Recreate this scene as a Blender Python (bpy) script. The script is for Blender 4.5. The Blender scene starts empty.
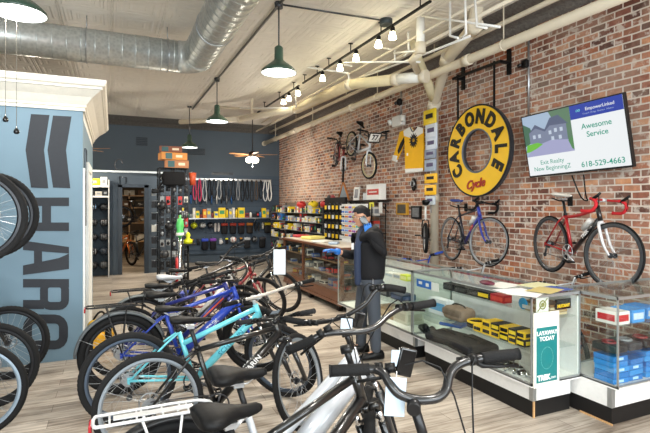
import bpy, math, random
from mathutils import Vector, Matrix
rnd = random.Random(7)
PI = math.pi
C = bpy.context.scene.collection
V = Vector
# ---------------------------------------------------------------- camera model (level camera, 650x433, f = 480 px)
TH = math.radians(23.93); FP = 480.0; HZ = 206.0; EYE = 1.68
SN, CS = math.sin(TH), math.cos(TH)
def U(px, py, t):
    r = (px - 325) / FP
    return V((t * (SN + CS * r), t * (CS - SN * r), EYE - (py - HZ) * t / FP))
def UZ(px, py, z): return U(px, py, (EYE - z) * FP / (py - HZ))
def UX(px, py, X): return U(px, py, X / (SN + CS * (px - 325) / FP))
def UY(px, py, Y): return U(px, py, Y / (CS - SN * (px - 325) / FP))

# ---------------------------------------------------------------- materials
MATS = {}
def lin(h):
    h = h.lstrip('#'); o = []
    for i in (0, 2, 4):
        c = int(h[i:i + 2], 16) / 255
        o.append(c / 12.92 if c <= .04045 else ((c + .055) / 1.055) ** 2.4)
    return (o[0], o[1], o[2], 1)
def base(name):
    m = bpy.data.materials.new(name); m.use_nodes = True
    nt = m.node_tree; b = nt.nodes['Principled BSDF']
    return m, nt, b
def mat(hexc, rough=.5, metal=0, var=.08, scale=30, bump=0, coat=0, emit=0):
    key = (hexc, rough, metal, var, scale, bump, coat, emit)
    if key in MATS: return MATS[key]
    m, nt, b = base('mat_' + hexc.strip('#'))
    c = lin(hexc)
    tc = nt.nodes.new('ShaderNodeTexCoord'); n = nt.nodes.new('ShaderNodeTexNoise')
    n.inputs['Scale'].default_value = scale; n.inputs['Detail'].default_value = 3
    nt.links.new(tc.outputs['Object'], n.inputs['Vector'])
    mx = nt.nodes.new('ShaderNodeMix'); mx.data_type = 'RGBA'
    mx.inputs[6].default_value = tuple(v * (1 - var) for v in c[:3]) + (1,)
    mx.inputs[7].default_value = tuple(min(1, v * (1 + var) + var * .01) for v in c[:3]) + (1,)
    nt.links.new(n.outputs['Fac'], mx.inputs[0]); nt.links.new(mx.outputs[2], b.inputs['Base Color'])
    b.inputs['Roughness'].default_value = rough; b.inputs['Metallic'].default_value = metal
    b.inputs['Coat Weight'].default_value = coat
    if max(c[:3]) < .06 and rough > .4: b.inputs['Specular IOR Level'].default_value = .22
    if emit:
        nt.links.new(mx.outputs[2], b.inputs['Emission Color']); b.inputs['Emission Strength'].default_value = emit
        b.inputs['Base Color'].default_value = (.02, .02, .02, 1)
        for l in list(b.inputs['Base Color'].links): nt.links.remove(l)
    if bump:
        bp = nt.nodes.new('ShaderNodeBump'); bp.inputs['Strength'].default_value = bump; bp.inputs['Distance'].default_value = .01
        nt.links.new(n.outputs['Fac'], bp.inputs['Height']); nt.links.new(bp.outputs['Normal'], b.inputs['Normal'])
    MATS[key] = m; return m
def glass_mat():
    m, nt, b = base('showcase_glass'); nt.nodes.remove(b)
    t = nt.nodes.new('ShaderNodeBsdfTransparent'); t.inputs[0].default_value = (.955, .98, .97, 1)
    g = nt.nodes.new('ShaderNodeBsdfGlossy'); g.inputs['Roughness'].default_value = .03
    lw = nt.nodes.new('ShaderNodeLayerWeight'); lw.inputs[0].default_value = .5
    pw = nt.nodes.new('ShaderNodeMath'); pw.operation = 'POWER'; pw.inputs[1].default_value = 4; nt.links.new(lw.outputs['Facing'], pw.inputs[0])
    fr = nt.nodes.new('ShaderNodeMath'); fr.operation = 'MULTIPLY_ADD'; fr.inputs[1].default_value = .45; fr.inputs[2].default_value = .035; nt.links.new(pw.outputs[0], fr.inputs[0])
    mx = nt.nodes.new('ShaderNodeMixShader')
    nt.links.new(fr.outputs[0], mx.inputs[0]); nt.links.new(t.outputs[0], mx.inputs[1]); nt.links.new(g.outputs[0], mx.inputs[2])
    nt.links.new(mx.outputs[0], nt.nodes['Material Output'].inputs[0]); return m
GLASS = glass_mat()

BLK = mat('#0f0f10', .42); BLKG = mat('#0a0a0b', .2, coat=.4); RUB = mat('#151516', .75, bump=.15, scale=120)
RUBG = mat('#1f1f20', .85, bump=.2, scale=120)
STEEL = mat('#b9bcc0', .3, .9); ALU = mat('#cfd2d6', .35, .75); CHROME = mat('#dfe2e6', .15, 1)
DKST = mat('#4a4c50', .4, .7); WHT = mat('#e9e8e4', .5); CREAM = mat('#ded6c4', .6, var=.05); IVORY = mat('#e4dfd3', .55, bump=.3, scale=14)
YEL = mat('#f0c419', .5); RED = mat('#b8262a', .45); BLUE = mat('#2556b8', .4); NAVY = mat('#1c2b6e', .35, coat=.3)

def brick_mat():
    m, nt, b = base('old_brick'); N = nt.nodes; L = nt.links
    g = N.new('ShaderNodeNewGeometry'); sp = N.new('ShaderNodeSeparateXYZ'); L.new(g.outputs['Position'], sp.inputs[0])
    cb = N.new('ShaderNodeCombineXYZ'); L.new(sp.outputs['Y'], cb.inputs[0]); L.new(sp.outputs['Z'], cb.inputs[1])
    w = N.new('ShaderNodeTexNoise'); w.inputs['Scale'].default_value = 4; L.new(cb.outputs[0], w.inputs['Vector'])
    ad = N.new('ShaderNodeVectorMath'); ad.operation = 'MULTIPLY_ADD'; ad.inputs[1].default_value = (.02, .018, 0)
    L.new(w.outputs['Color'], ad.inputs[0]); L.new(cb.outputs[0], ad.inputs[2])
    def bk(c1, c2, mo, bias):
        t = N.new('ShaderNodeTexBrick'); t.inputs['Scale'].default_value = 1
        t.inputs['Brick Width'].default_value = .185; t.inputs['Row Height'].default_value = .0735
        t.inputs['Mortar Size'].default_value = .0095; t.inputs['Mortar Smooth'].default_value = .35; t.inputs['Bias'].default_value = bias
        t.inputs['Color1'].default_value = c1; t.inputs['Color2'].default_value = c2; t.inputs['Mortar'].default_value = mo
        L.new(ad.outputs[0], t.inputs['Vector']); return t
    t = bk((0, 0, 0, 1), (1, 1, 1, 1), (.5, .5, .5, 1), 0)
    r = N.new('ShaderNodeValToRGB'); e = r.color_ramp; e.elements[0].position = 0; e.elements[1].position = 1
    e.elements[0].color = lin('#5a4038'); e.elements[1].color = lin('#b9876a')
    for p, h in ((.16, '#6e4234'), (.32, '#8f5a48'), (.46, '#86604f'), (.58, '#b06a48'), (.7, '#855345'), (.82, '#a9775f'), (.92, '#c98a5c')):
        x = e.elements.new(p); x.color = lin(h)
    L.new(t.outputs['Color'], r.inputs[0])
    # blotches and pale efflorescence
    n2 = N.new('ShaderNodeTexNoise'); n2.inputs['Scale'].default_value = 1.1; n2.inputs['Detail'].default_value = 6; n2.inputs['Roughness'].default_value = .65
    L.new(g.outputs['Position'], n2.inputs['Vector'])
    rr = N.new('ShaderNodeValToRGB'); rr.color_ramp.elements[0].position = .40; rr.color_ramp.elements[1].position = .68
    rr.color_ramp.elements[1].color = (.62, .62, .62, 1)
    L.new(n2.outputs['Fac'], rr.inputs[0])
    n3 = N.new('ShaderNodeTexNoise'); n3.inputs['Scale'].default_value = 22; n3.inputs['Detail'].default_value = 5; L.new(g.outputs['Position'], n3.inputs['Vector'])
    m3 = N.new('ShaderNodeMix'); m3.data_type = 'RGBA'; m3.blend_type = 'OVERLAY'; m3.inputs[0].default_value = .55
    L.new(r.outputs[0], m3.inputs[6]); L.new(n3.outputs['Fac'], m3.inputs[7])
    m4 = N.new('ShaderNodeMix'); m4.data_type = 'RGBA'; m4.inputs[7].default_value = lin('#c9b09c')
    L.new(rr.outputs[0], m4.inputs[0]); L.new(m3.outputs[2], m4.inputs[6])
    n6 = N.new('ShaderNodeTexNoise'); n6.inputs['Scale'].default_value = 13; n6.inputs['Detail'].default_value = 4; L.new(g.outputs['Position'], n6.inputs['Vector'])
    r6 = N.new('ShaderNodeValToRGB'); r6.color_ramp.elements[0].position = .56; r6.color_ramp.elements[1].position = .66; r6.color_ramp.elements[1].color = (.7, .7, .7, 1); L.new(n6.outputs['Fac'], r6.inputs[0])
    mf = N.new('ShaderNodeMath'); mf.operation = 'MAXIMUM'; L.new(t.outputs['Fac'], mf.inputs[0]); L.new(r6.outputs[0], mf.inputs[1])
    m5 = N.new('ShaderNodeMix'); m5.data_type = 'RGBA'; m5.inputs[7].default_value = lin('#d2c6ba')
    L.new(mf.outputs[0], m5.inputs[0]); L.new(m4.outputs[2], m5.inputs[6]); L.new(m5.outputs[2], b.inputs['Base Color'])
    b.inputs['Roughness'].default_value = .9
    bp = N.new('ShaderNodeBump'); bp.inputs['Strength'].default_value = .6; bp.inputs['Distance'].default_value = .012; bp.invert = True
    L.new(t.outputs['Fac'], bp.inputs['Height']); L.new(bp.outputs[0], b.inputs['Normal'])
    return m
def floor_mat():
    m, nt, b = base('vinyl_plank'); N = nt.nodes; L = nt.links
    g = N.new('ShaderNodeNewGeometry')
    t = N.new('ShaderNodeTexBrick'); t.inputs['Scale'].default_value = 1; t.inputs['Brick Width'].default_value = 1.22; t.inputs['Row Height'].default_value = .16
    t.inputs['Mortar Size'].default_value = .0022; t.inputs['Mortar Smooth'].default_value = .1
    t.inputs['Color1'].default_value = (0, 0, 0, 1); t.inputs['Color2'].default_value = (1, 1, 1, 1); t.inputs['Mortar'].default_value = (.5, .5, .5, 1)
    t.offset = .37; L.new(g.outputs['Position'], t.inputs['Vector'])
    mp = N.new('ShaderNodeVectorMath'); mp.operation = 'MULTIPLY'; mp.inputs[1].default_value = (1.2, 14, 1); L.new(g.outputs['Position'], mp.inputs[0])
    n = N.new('ShaderNodeTexNoise'); n.inputs['Scale'].default_value = 2.2; n.inputs['Detail'].default_value = 7; n.inputs['Roughness'].default_value = .6; n.inputs['Distortion'].default_value = .6
    L.new(mp.outputs[0], n.inputs['Vector'])
    n2 = N.new('ShaderNodeTexNoise'); n2.inputs['Scale'].default_value = 2.4; L.new(g.outputs['Position'], n2.inputs['Vector'])
    a = N.new('ShaderNodeMath'); a.operation = 'MULTIPLY_ADD'; a.inputs[1].default_value = .22; L.new(t.outputs['Color'], a.inputs[0]); L.new(n.outputs['Fac'], a.inputs[2])
    a2 = N.new('ShaderNodeMath'); a2.operation = 'MULTIPLY_ADD'; a2.inputs[1].default_value = .25; L.new(n2.outputs['Fac'], a2.inputs[0]); L.new(a.outputs[0], a2.inputs[2])
    r = N.new('ShaderNodeValToRGB'); e = r.color_ramp; e.elements[0].position = .5; e.elements[0].color = lin('#6c6055'); e.elements[1].position = .98; e.elements[1].color = lin('#c2b8ac')
    x = e.elements.new(.66); x.color = lin('#92877b'); x = e.elements.new(.8); x.color = lin('#aba195')
    L.new(a2.outputs[0], r.inputs[0])
    mx = N.new('ShaderNodeMix'); mx.data_type = 'RGBA'; mx.inputs[7].default_value = lin('#5b5046'); L.new(t.outputs['Fac'], mx.inputs[0]); L.new(r.outputs[0], mx.inputs[6])
    L.new(mx.outputs[2], b.inputs['Base Color']); b.inputs['Roughness'].default_value = .42
    return m
def tin_mat(hexc='#efe9df'):
    m, nt, b = base('pressed_tin'); N = nt.nodes; L = nt.links
    g = N.new('ShaderNodeNewGeometry'); sp = N.new('ShaderNodeSeparateXYZ'); L.new(g.outputs['Position'], sp.inputs[0])
    def mth(op, *a):
        x = N.new('ShaderNodeMath'); x.operation = op
        for i, v in enumerate(a):
            if isinstance(v, (int, float)): x.inputs[i].default_value = v
            else: L.new(v, x.inputs[i])
        return x.outputs[0]
    def cell(s, size): # distance from tile centre, 0..0.5
        return mth('ABSOLUTE', mth('SUBTRACT', mth('FRACT', mth('DIVIDE', s, size)), .5))
    d = mth('MAXIMUM', cell(sp.outputs['X'], .61), cell(sp.outputs['Y'], .61))
    r = N.new('ShaderNodeValToRGB'); r.color_ramp.interpolation = 'LINEAR'; e = r.color_ramp.elements
    e[0].position = 0; e[0].color = (.6, .6, .6, 1); e[1].position = .5; e[1].color = (0, 0, 0, 1)
    for p, v in ((.12, .6), (.14, .25), (.17, .25), (.19, .8), (.27, .8), (.29, .35), (.33, .35), (.35, 1), (.41, 1), (.43, .5), (.46, .5), (.475, .95), (.49, .95)):
        x = r.color_ramp.elements.new(p); x.color = (v, v, v, 1)
    L.new(d, r.inputs[0])
    n = N.new('ShaderNodeTexNoise'); n.inputs['Scale'].default_value = 9; n.inputs['Detail'].default_value = 6; L.new(g.outputs['Position'], n.inputs['Vector'])
    mx = N.new('ShaderNodeMix'); mx.data_type = 'RGBA'; c = lin(hexc); mx.inputs[6].default_value = tuple(v * .85 for v in c[:3]) + (1,); mx.inputs[7].default_value = c
    L.new(n.outputs['Fac'], mx.inputs[0]); L.new(mx.outputs[2], b.inputs['Base Color']); b.inputs['Roughness'].default_value = .5
    bp = N.new('ShaderNodeBump'); bp.inputs['Strength'].default_value = .55; bp.inputs['Distance'].default_value = .03
    L.new(r.outputs[0], bp.inputs['Height']); L.new(bp.outputs[0], b.inputs['Normal'])
    return m
def wood_mat(name, c1, c2, axis=(2, 2, 14), rough=.4):
    m, nt, b = base(name); N = nt.nodes; L = nt.links
    tc = N.new('ShaderNodeTexCoord'); mp = N.new('ShaderNodeVectorMath'); mp.operation = 'MULTIPLY'; mp.inputs[1].default_value = axis; L.new(tc.outputs['Object'], mp.inputs[0])
    n = N.new('ShaderNodeTexNoise'); n.inputs['Scale'].default_value = 2; n.inputs['Detail'].default_value = 6; n.inputs['Distortion'].default_value = 1; L.new(mp.outputs[0], n.inputs['Vector'])
    mx = N.new('ShaderNodeMix'); mx.data_type = 'RGBA'; mx.inputs[6].default_value = lin(c1); mx.inputs[7].default_value = lin(c2)
    L.new(n.outputs['Fac'], mx.inputs[0]); L.new(mx.outputs[2], b.inputs['Base Color']); b.inputs['Roughness'].default_value = rough; return m
def duct_mat():
    m, nt, b = base('galvanised'); N = nt.nodes; L = nt.links
    n = N.new('ShaderNodeTexVoronoi'); n.inputs['Scale'].default_value = 26; g = N.new('ShaderNodeNewGeometry'); L.new(g.outputs['Position'], n.inputs['Vector'])
    mx = N.new('ShaderNodeMix'); mx.data_type = 'RGBA'; mx.inputs[6].default_value = lin('#b4b8b6'); mx.inputs[7].default_value = lin('#d6d9d6')
    L.new(n.outputs['Distance'], mx.inputs[0]); L.new(mx.outputs[2], b.inputs['Base Color']); b.inputs['Metallic'].default_value = .6; b.inputs['Roughness'].default_value = .35; return m
BRICK = brick_mat(); FLOOR = floor_mat(); TIN = tin_mat(); DUCT = duct_mat()
DWOOD = wood_mat('dark_oak', '#4a2a1a', '#7a4a2e'); LWOOD = wood_mat('pale_wood', '#b98a58', '#d8b080')
WALLB = mat('#47535f', .8, var=.06, scale=3, bump=.1); HAROB = mat('#6a8596', .55, var=.04, scale=5)

# ---------------------------------------------------------------- mesh builder
class MB:
    def __init__(s, T=None): s.v = []; s.f = []; s.m = []; s.sm = []; s.T = T or Matrix(); s.mi = 0
    def add(s, vs, fs, smooth=False):
        o = len(s.v); s.v += [s.T @ V(p) for p in vs]
        for f in fs: s.f.append([i + o for i in f]); s.m.append(s.mi); s.sm.append(smooth)
    def box(s, c, d, R=None):
        x, y, z = d[0] / 2, d[1] / 2, d[2] / 2; R = R or Matrix.Identity(3)
        vs = [V(c) + R @ V((a * x, b * y, e * z)) for a in (-1, 1) for b in (-1, 1) for e in (-1, 1)]
        s.add(vs, [(0, 1, 3, 2), (4, 6, 7, 5), (0, 4, 5, 1), (2, 3, 7, 6), (0, 2, 6, 4), (1, 5, 7, 3)]); return s
    def bx(s, a, b): return s.box([(a[i] + b[i]) / 2 for i in range(3)], [abs(b[i] - a[i]) for i in range(3)])
    def rbox(s, c, d, r, R=None, n=3):      # box with rounded vertical/all edges: superellipse stack
        x, y, z = d[0] / 2, d[1] / 2, d[2] / 2; R = R or Matrix.Identity(3); rings = []
        r = min(r, x * .98, y * .98, z * .98)
        for k in range(n + 1):
            a = PI / 2 * k / n; rings.append((-z + r - r * math.cos(a), r - r * math.sin(a)))
        rings += [(-h, i) for h, i in reversed(rings)]
        pts = []
        for h, ins in rings:
            for cx, cy, a0 in ((x - r, y - r, 0), (-(x - r), y - r, 90), (-(x - r), -(y - r), 180), (x - r, -(y - r), 270)):
                for k in range(n + 1):
                    a = math.radians(a0 + 90 * k / n); rr = r - ins
                    pts.append(V(c) + R @ V((cx + rr * math.cos(a), cy + rr * math.sin(a), h)))
        m = 4 * (n + 1); K = len(rings); fs = []
        for i in range(K - 1):
            for j in range(m): fs.append((i * m + j, i * m + (j + 1) % m, (i + 1) * m + (j + 1) % m, (i + 1) * m + j))
        s.add(pts, fs, True); o = len(s.v) - len(pts)
        s.f.append([o + j for j in reversed(range(m))]); s.m.append(s.mi); s.sm.append(False)
        s.f.append([o + (K - 1) * m + j for j in range(m)]); s.m.append(s.mi); s.sm.append(False); return s
    def tube(s, pts, r, n=8, closed=False, caps=True):
        pts = [V(p) for p in pts]; K = len(pts); rs = r if isinstance(r, (list, tuple)) else [r] * K
        vs = []; up = None
        for i, p in enumerate(pts):
            if closed: d = pts[(i + 1) % K] - pts[i - 1]
            else: d = pts[min(i + 1, K - 1)] - pts[max(i - 1, 0)]
            if d.length < 1e-9: d = V((0, 0, 1))
            d.normalize()
            if up is None:
                up = V((0, 0, 1)) if abs(d.z) < .9 else V((1, 0, 0))
            a = up - d * up.dot(d)
            if a.length < 1e-6: a = d.orthogonal()
            a.normalize(); up = a; b = d.cross(a)
            for j in range(n):
                t = 2 * PI * j / n; vs.append(p + (a * math.cos(t) + b * math.sin(t)) * rs[i])
        fs = []
        for i in range(K if closed else K - 1):
            for j in range(n):
                k = (i + 1) % K; fs.append((i * n + j, i * n + (j + 1) % n, k * n + (j + 1) % n, k * n + j))
        s.add(vs, fs, True)
        if caps and not closed:
            o = len(s.v) - len(vs)
            for f in ([o + j for j in reversed(range(n))], [o + (K - 1) * n + j for j in range(n)]): s.f.append(f); s.m.append(s.mi); s.sm.append(False)
        return s
    def cyl(s, a, b, r, r2=None, n=12): return s.tube([a, b], [r, r if r2 is None else r2], n)
    def lathe(s, prof, c=(0, 0, 0), ax=(0, 0, 1), n=20):
        z = V(ax).normalized(); x = z.orthogonal().normalized(); y = z.cross(x); vs = []
        for r, h in prof:
            for j in range(n):
                t = 2 * PI * j / n; vs.append(V(c) + z * h + (x * math.cos(t) + y * math.sin(t)) * max(r, 1e-5))
        fs = [(i * n + j, i * n + (j + 1) % n, (i + 1) * n + (j + 1) % n, (i + 1) * n + j) for i in range(len(prof) - 1) for j in range(n)]
        s.add(vs, fs, True); return s
    def ball(s, c, r, sc=(1, 1, 1), n=10, m=14, R=None):
        vs = []; R = R or Matrix.Identity(3)
        for i in range(n + 1):
            a = PI * i / n
            for j in range(m):
                t = 2 * PI * j / m; vs.append(V(c) + R @ V((r * sc[0] * math.sin(a) * math.cos(t), r * sc[1] * math.sin(a) * math.sin(t), r * sc[2] * math.cos(a))))
        s.add(vs, [(i * m + j, (i + 1) * m + j, (i + 1) * m + (j + 1) % m, i * m + (j + 1) % m) for i in range(n) for j in range(m)], True); return s
    def torus(s, c, R, r, n=32, m=8, ax='y', sx=1, knob=0, w=1):
        vs = []
        for i in range(n):
            t = 2 * PI * i / n
            for j in range(m):
                a = 2 * PI * j / m; q = R + r * math.cos(a) + (knob if (i % 2 and math.cos(a) > .3) else 0); h = r * w * math.sin(a)
                p = (q * math.cos(t), h, q * math.sin(t)) if ax == 'y' else ((q * math.cos(t), q * math.sin(t), h) if ax == 'z' else (h, q * math.cos(t), q * math.sin(t)))
                vs.append(V(c) + V(p))
        s.add(vs, [(i * m + j, ((i + 1) % n) * m + j, ((i + 1) % n) * m + (j + 1) % m, i * m + (j + 1) % m) for i in range(n) for j in range(m)], True); return s
    def prism(s, poly, o, x, y, depth):      # polygon in plane (o,x,y), extruded along x cross y by depth
        o, x, y = V(o), V(x), V(y); z = x.cross(y).normalized() * depth; k = len(poly)
        vs = [o + x * a + y * b for a, b in poly] + [o + x * a + y * b + z for a, b in poly]
        fs = [list(reversed(range(k))), list(range(k, 2 * k))] + [(i, (i + 1) % k, (i + 1) % k + k, i + k) for i in range(k)]
        s.add(vs, fs); return s
    def loft(s, rings, cap=True):
        n = len(rings[0]); vs = [p for r in rings for p in r]
        s.add(vs, [(i * n + j, i * n + (j + 1) % n, (i + 1) * n + (j + 1) % n, (i + 1) * n + j) for i in range(len(rings) - 1) for j in range(n)], True)
        if cap:
            o = len(s.v) - len(vs)
            for f in ([o + j for j in reversed(range(n))], [o + (len(rings) - 1) * n + j for j in range(n)]): s.f.append(f); s.m.append(s.mi); s.sm.append(False)
        return s
    def mesh(s, name, mats):
        me = bpy.data.meshes.new(name); me.from_pydata(s.v, [], s.f)
        for m in (mats if isinstance(mats, (list, tuple)) else [mats]): me.materials.append(m)
        me.polygons.foreach_set('material_index', s.m); me.polygons.foreach_set('use_smooth', s.sm); me.update(); return me
    def build(s, name, mats, parent=None, bev=0, loc=None, M=None):
        o = bpy.data.objects.new(name, s.mesh(name, mats)); C.objects.link(o)
        if parent: o.parent = parent
        if loc is not None: o.location = loc
        if M is not None: o.matrix_basis = M
        if bev:
            b = o.modifiers.new('bevel', 'BEVEL'); b.width = bev; b.segments = 2; b.limit_method = 'ANGLE'; b.angle_limit = .7
        return o
def inst(name, me, parent=None, M=None, loc=None):
    o = bpy.data.objects.new(name, me); C.objects.link(o)
    if parent: o.parent = parent
    if M is not None: o.matrix_basis = M
    if loc is not None: o.location = loc
    return o
def tag(o, label, cat, group=None):
    o['label'] = label; o['category'] = cat
    if group: o['group'] = group
    return o
def struct(o): o['kind'] = 'structure'; return o
def root(name, label, cat, loc=(0, 0, 0), rz=0, group=None):
    o = bpy.data.objects.new(name, None); C.objects.link(o); o.location = loc; o.rotation_euler = (0, 0, rz); o.empty_display_size = .1
    return tag(o, label, cat, group)
def frame(o, x, z):          # matrix with reading direction x, facing z
    x = V(x).normalized(); z = V(z); z = (z - x * z.dot(x)).normalized(); y = z.cross(x)
    return Matrix(((x.x, y.x, z.x, o[0]), (x.y, y.y, z.y, o[1]), (x.z, y.z, z.z, o[2]), (0, 0, 0, 1)))
def text(body, size, M, m, parent=None, name='lettering', ext=.0008, bold=0, align='CENTER', sx=1, shear=0):
    cu = bpy.data.curves.new(name, 'FONT'); cu.body = body; cu.size = size; cu.align_x = align; cu.align_y = 'CENTER'
    cu.extrude = ext; cu.offset = bold; cu.resolution_u = 3; cu.shear = shear; cu.materials.append(m)
    o = bpy.data.objects.new(name, cu); C.objects.link(o)
    bpy.context.view_layer.update()
    me = bpy.data.meshes.new_from_object(o.evaluated_get(bpy.context.evaluated_depsgraph_get())); bpy.data.objects.remove(o); bpy.data.curves.remove(cu)
    me.name = name
    if not me.materials: me.materials.append(m)
    return inst(name, me, parent, M @ Matrix.Diagonal((sx, 1, 1, 1)))
def off(p, t, name='x'): return p
# ================================================================ THE ROOM
WX = 4.88; BY = 14.6; CZ = 4.15; LX = -5.2; FY = -3.6
struct(MB().bx((LX, FY, -.08), (WX + .1, 18, 0)).build('floor', FLOOR))
struct(MB().bx((LX, FY, CZ), (WX + .1, 18, CZ + .08)).build('ceiling', TIN))
struct(MB().bx((WX, FY, 0), (WX + .25, BY + .2, CZ)).build('wall_right', BRICK))
struct(MB().bx((LX - .15, FY, 0), (LX, 18, CZ)).build('wall_left', WALLB))
w = MB(); w.bx((1.55, BY, 0), (WX, BY + .12, CZ)); w.bx((LX, BY, 2.5), (1.55, BY + .12, CZ)); struct(w.build('wall_back', WALLB))
# partition with the doorway to the workshop
PY = 12.8; d0 = UY(120.5, 270, PY).x; d1 = UY(146, 270, PY).x; dz = 2.14
w = MB(); w.bx((LX, PY, 0), (d0, PY + .12, 2.5)); w.bx((d1, PY, 0), (1.55, PY + .12, 2.5)); w.bx((d0, PY, dz), (d1, PY + .12, 2.5)); w.bx((1.45, PY + .12, 0), (1.55, BY, 2.5))
struct(w.build('wall_partition', WALLB))
struct(MB().bx((LX, PY - .06, 2.5), (1.5, PY + .3, 2.545)).build('trim_1', mat('#c9d3da', .5)))
struct(MB().bx((LX, PY + .12, 2.45), (1.55, 17.6, 2.5)).build('ceiling_far', mat('#8d8678', .8)))
w = MB(); w.bx((-1.3, PY + .12, 0), (-1.2, 17.6, 2.5)); w.bx((1.45, BY + .12, 0), (1.55, 17.6, 2.5)); w.bx((-1.2, 17.5, 0), (1.55, 17.6, 2.5)); struct(w.build('wall_far', mat('#8c7a62', .85)))
fr = MB(); DK = mat('#26313d', .4)
for x in (d0 - .06, d1 - .04): fr.bx((x, PY - .04, 0), (x + .10, PY + .14, dz + .06))
fr.bx((d0 - .06, PY - .04, dz), (d1 + .06, PY + .14, dz + .08)); struct(fr.build('door_1', DK))
fr = MB(); fr.bx((d0 - .17, PY - .035, 0), (d0 - .06, PY, 2.2)); struct(fr.build('trim_2', WALLB))
# freestanding office box with painted bicycle maker's logo wall
HY = 5.925; HX = -.295; HZT = 2.725
w = MB(); w.bx((LX, HY, 0), (HX, HY + .12, HZT)); w.bx((HX - .12, HY + .12, 0), (HX, 8.78, HZT)); w.bx((LX, 8.78, 0), (HX, 8.9, HZT)); struct(w.build('wall_middle', HAROB))
struct(MB().bx((LX, HY + .1, HZT - .08), (HX, 8.9, HZT + .1)).build('ceiling_left', WHT))
# pressed tin cornice around the box: swept profile with mitred corner
prof = [(0, 0), (.02, .0), (.02, .03), (.035, .04), (.035, .06), (.06, .09), (.10, .14), (.15, .18), (.185, .21), (.20, .215), (.20, .235), (.225, .25), (.24, .28), (.24, .31), (0, .31)]
cm = MB(); rings = []
for (px_, py_, dx, dy) in ((LX, HY, 0, -1), (HX, HY, 1, -1), (HX, 8.9, 1, 1), (LX, 8.9, 0, 1)):
    rings.append([V((px_ + dx * p, py_ + dy * p, HZT + h)) for p, h in prof])
n = len(prof); vs = [p for r in rings for p in r]
cm.add(vs, [(i * n + j, (i + 1) * n + j, (i + 1) * n + j + 1, i * n + j + 1) for i in range(3) for j in range(n - 1)])
struct(cm.build('trim_3', IVORY))
cm = MB()   # roof board closing the box
cm.bx((LX, HY - .2, HZT + .3), (HX + .2, 9.1, HZT + .32)); struct(cm.build('trim_4', mat('#b5a995', .8)))
# side door and white casing of the office box
sd = MB(); sd.bx((HX, 6.55, 0), (HX + .035, 6.66, 2.12)); sd.bx((HX, 7.56, 0), (HX + .035, 7.67, 2.12)); sd.bx((HX, 6.55, 2.12), (HX + .035, 7.67, 2.22))
sd.bx((HX, HY + .02, 0), (HX + .02, HY + .1, 2.1)); struct(sd.build('door_2', WHT))
do = MB(); do.bx((HX, 6.66, .02), (HX + .02, 7.56, 2.12)); struct(do.build('door_3', mat('#dfe3e4', .4)))
struct(MB().bx((HX, 6.2, 1.45), (HX + .02, 6.5, 2.35)).build('window_1', mat('#3a4148', .1)))
# dark pressed tin cove at the top of the brick and back walls
DTIN = mat('#6e6a66', .35, .3, var=.75, scale=28, bump=1)
cp = [(0, 0), (.03, .01), (.06, .06), (.16, .10), (.30, .13), (.36, .16), (.42, .2)]
cm = MB(); rings = []
for p, h in cp: rings.append([V((WX - p, FY, CZ - .2 + h)), V((WX - p, BY - p, CZ - .2 + h)), V((LX, BY - p, CZ - .2 + h))])
n = 3; cm.add([p for r in rings for p in r], [(i * n + j, i * n + j + 1, (i + 1) * n + j + 1, (i + 1) * n + j) for i in range(len(rings) - 1) for j in range(2)], True)
struct(cm.build('trim_6', DTIN))
# storefront behind the camera: frame, glass
sf = MB()
for x in (-5.2, -2.7, -.4, .8, 3.0, 4.8): sf.bx((x, FY, 0), (x + .1, FY + .1, CZ))
sf.bx((LX, FY, 0), (WX, FY + .12, .5)); sf.bx((LX, FY, 3.5), (WX, FY + .12, CZ)); sf.bx((LX, FY, 2.6), (WX, FY + .1, 2.68)); struct(sf.build('wall_front', mat('#3b3a38', .5)))
struct(MB().bx((LX, FY + .04, .5), (WX, FY + .05, 3.5)).build('window_2', GLASS))
# vents and patches on the blue back wall
for (x0, y0, x1, y1) in ((136, 137, 147.5, 146), (187, 148, 205, 155.5), (212, 172, 233, 178.5)):
    a = UY(x0, y0, BY); b = UY(x1, y1, BY)
    v = root('wall_vent', {136: 'small dark vent high on the blue back wall, above the workshop doorway', 187: 'dark vent on the back wall just behind the small hanging lamp', 212: 'dark vent low on the back wall, above the hanging tires'}[x0], 'vent', ((a.x + b.x) / 2, BY, b.z))
    w = (b.x - a.x); h = a.z - b.z
    MB().box((0, -.01, h / 2), (w, .02, h)).build('frame', DK, v)
    s_ = MB()
    for k in range(5): s_.box((0, -.024, h * (k + .5) / 5), (w * .92, .012, h * .1))
    s_.build('louver', mat('#1d2833', .5), v)

# ---------------------------------------------------------------- HARO wall graphics (vinyl decals)
VIN = mat('#2f3238', .5)
def decal(name, polys, label=None):
    b = MB()
    for i_, poly in enumerate(polys):
        pts = [UY(x, y, HY - .004 - .0004 * (i_ if len(polys) < 5 else (0 if i_ == 0 else (2 if i_ == len(polys) - 1 and len(polys) > 20 else 1)))) for x, y in poly]
        k = len(pts); vs = pts + [p + V((0, .004, 0)) for p in pts]
        b.add(vs, [list(range(k)), list(reversed(range(k, 2 * k)))] + [(i, (i + 1) % k, (i + 1) % k + k, i + k) for i in range(k)])
    return b.build(name, VIN)
hg = root('wall_logo', 'large dark chevron logo with HARO lettering reading downward on the light blue wall', 'logo', (0, 0, 0))
for i, dx in enumerate((0, 22)):
    o = decal('chevron', [[(31 + dx, 114 + i * 1.5), (49.5 + dx, 115 + i * 1.5), (44 + dx, 150), (25.5 + dx, 150)], [(25.5 + dx, 150), (44 + dx, 150), (48.3 + dx, 188.3), (31 + dx, 187.5)]]); o.parent = hg
o = decal('letter', [[(23, 197.5), (69, 197.5), (69, 206), (23, 206)], [(23, 222.5), (69, 222.5), (69, 231), (23, 231)], [(42, 206), (51, 206), (51, 222.5), (42, 222.5)]]); o.parent = hg
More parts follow.
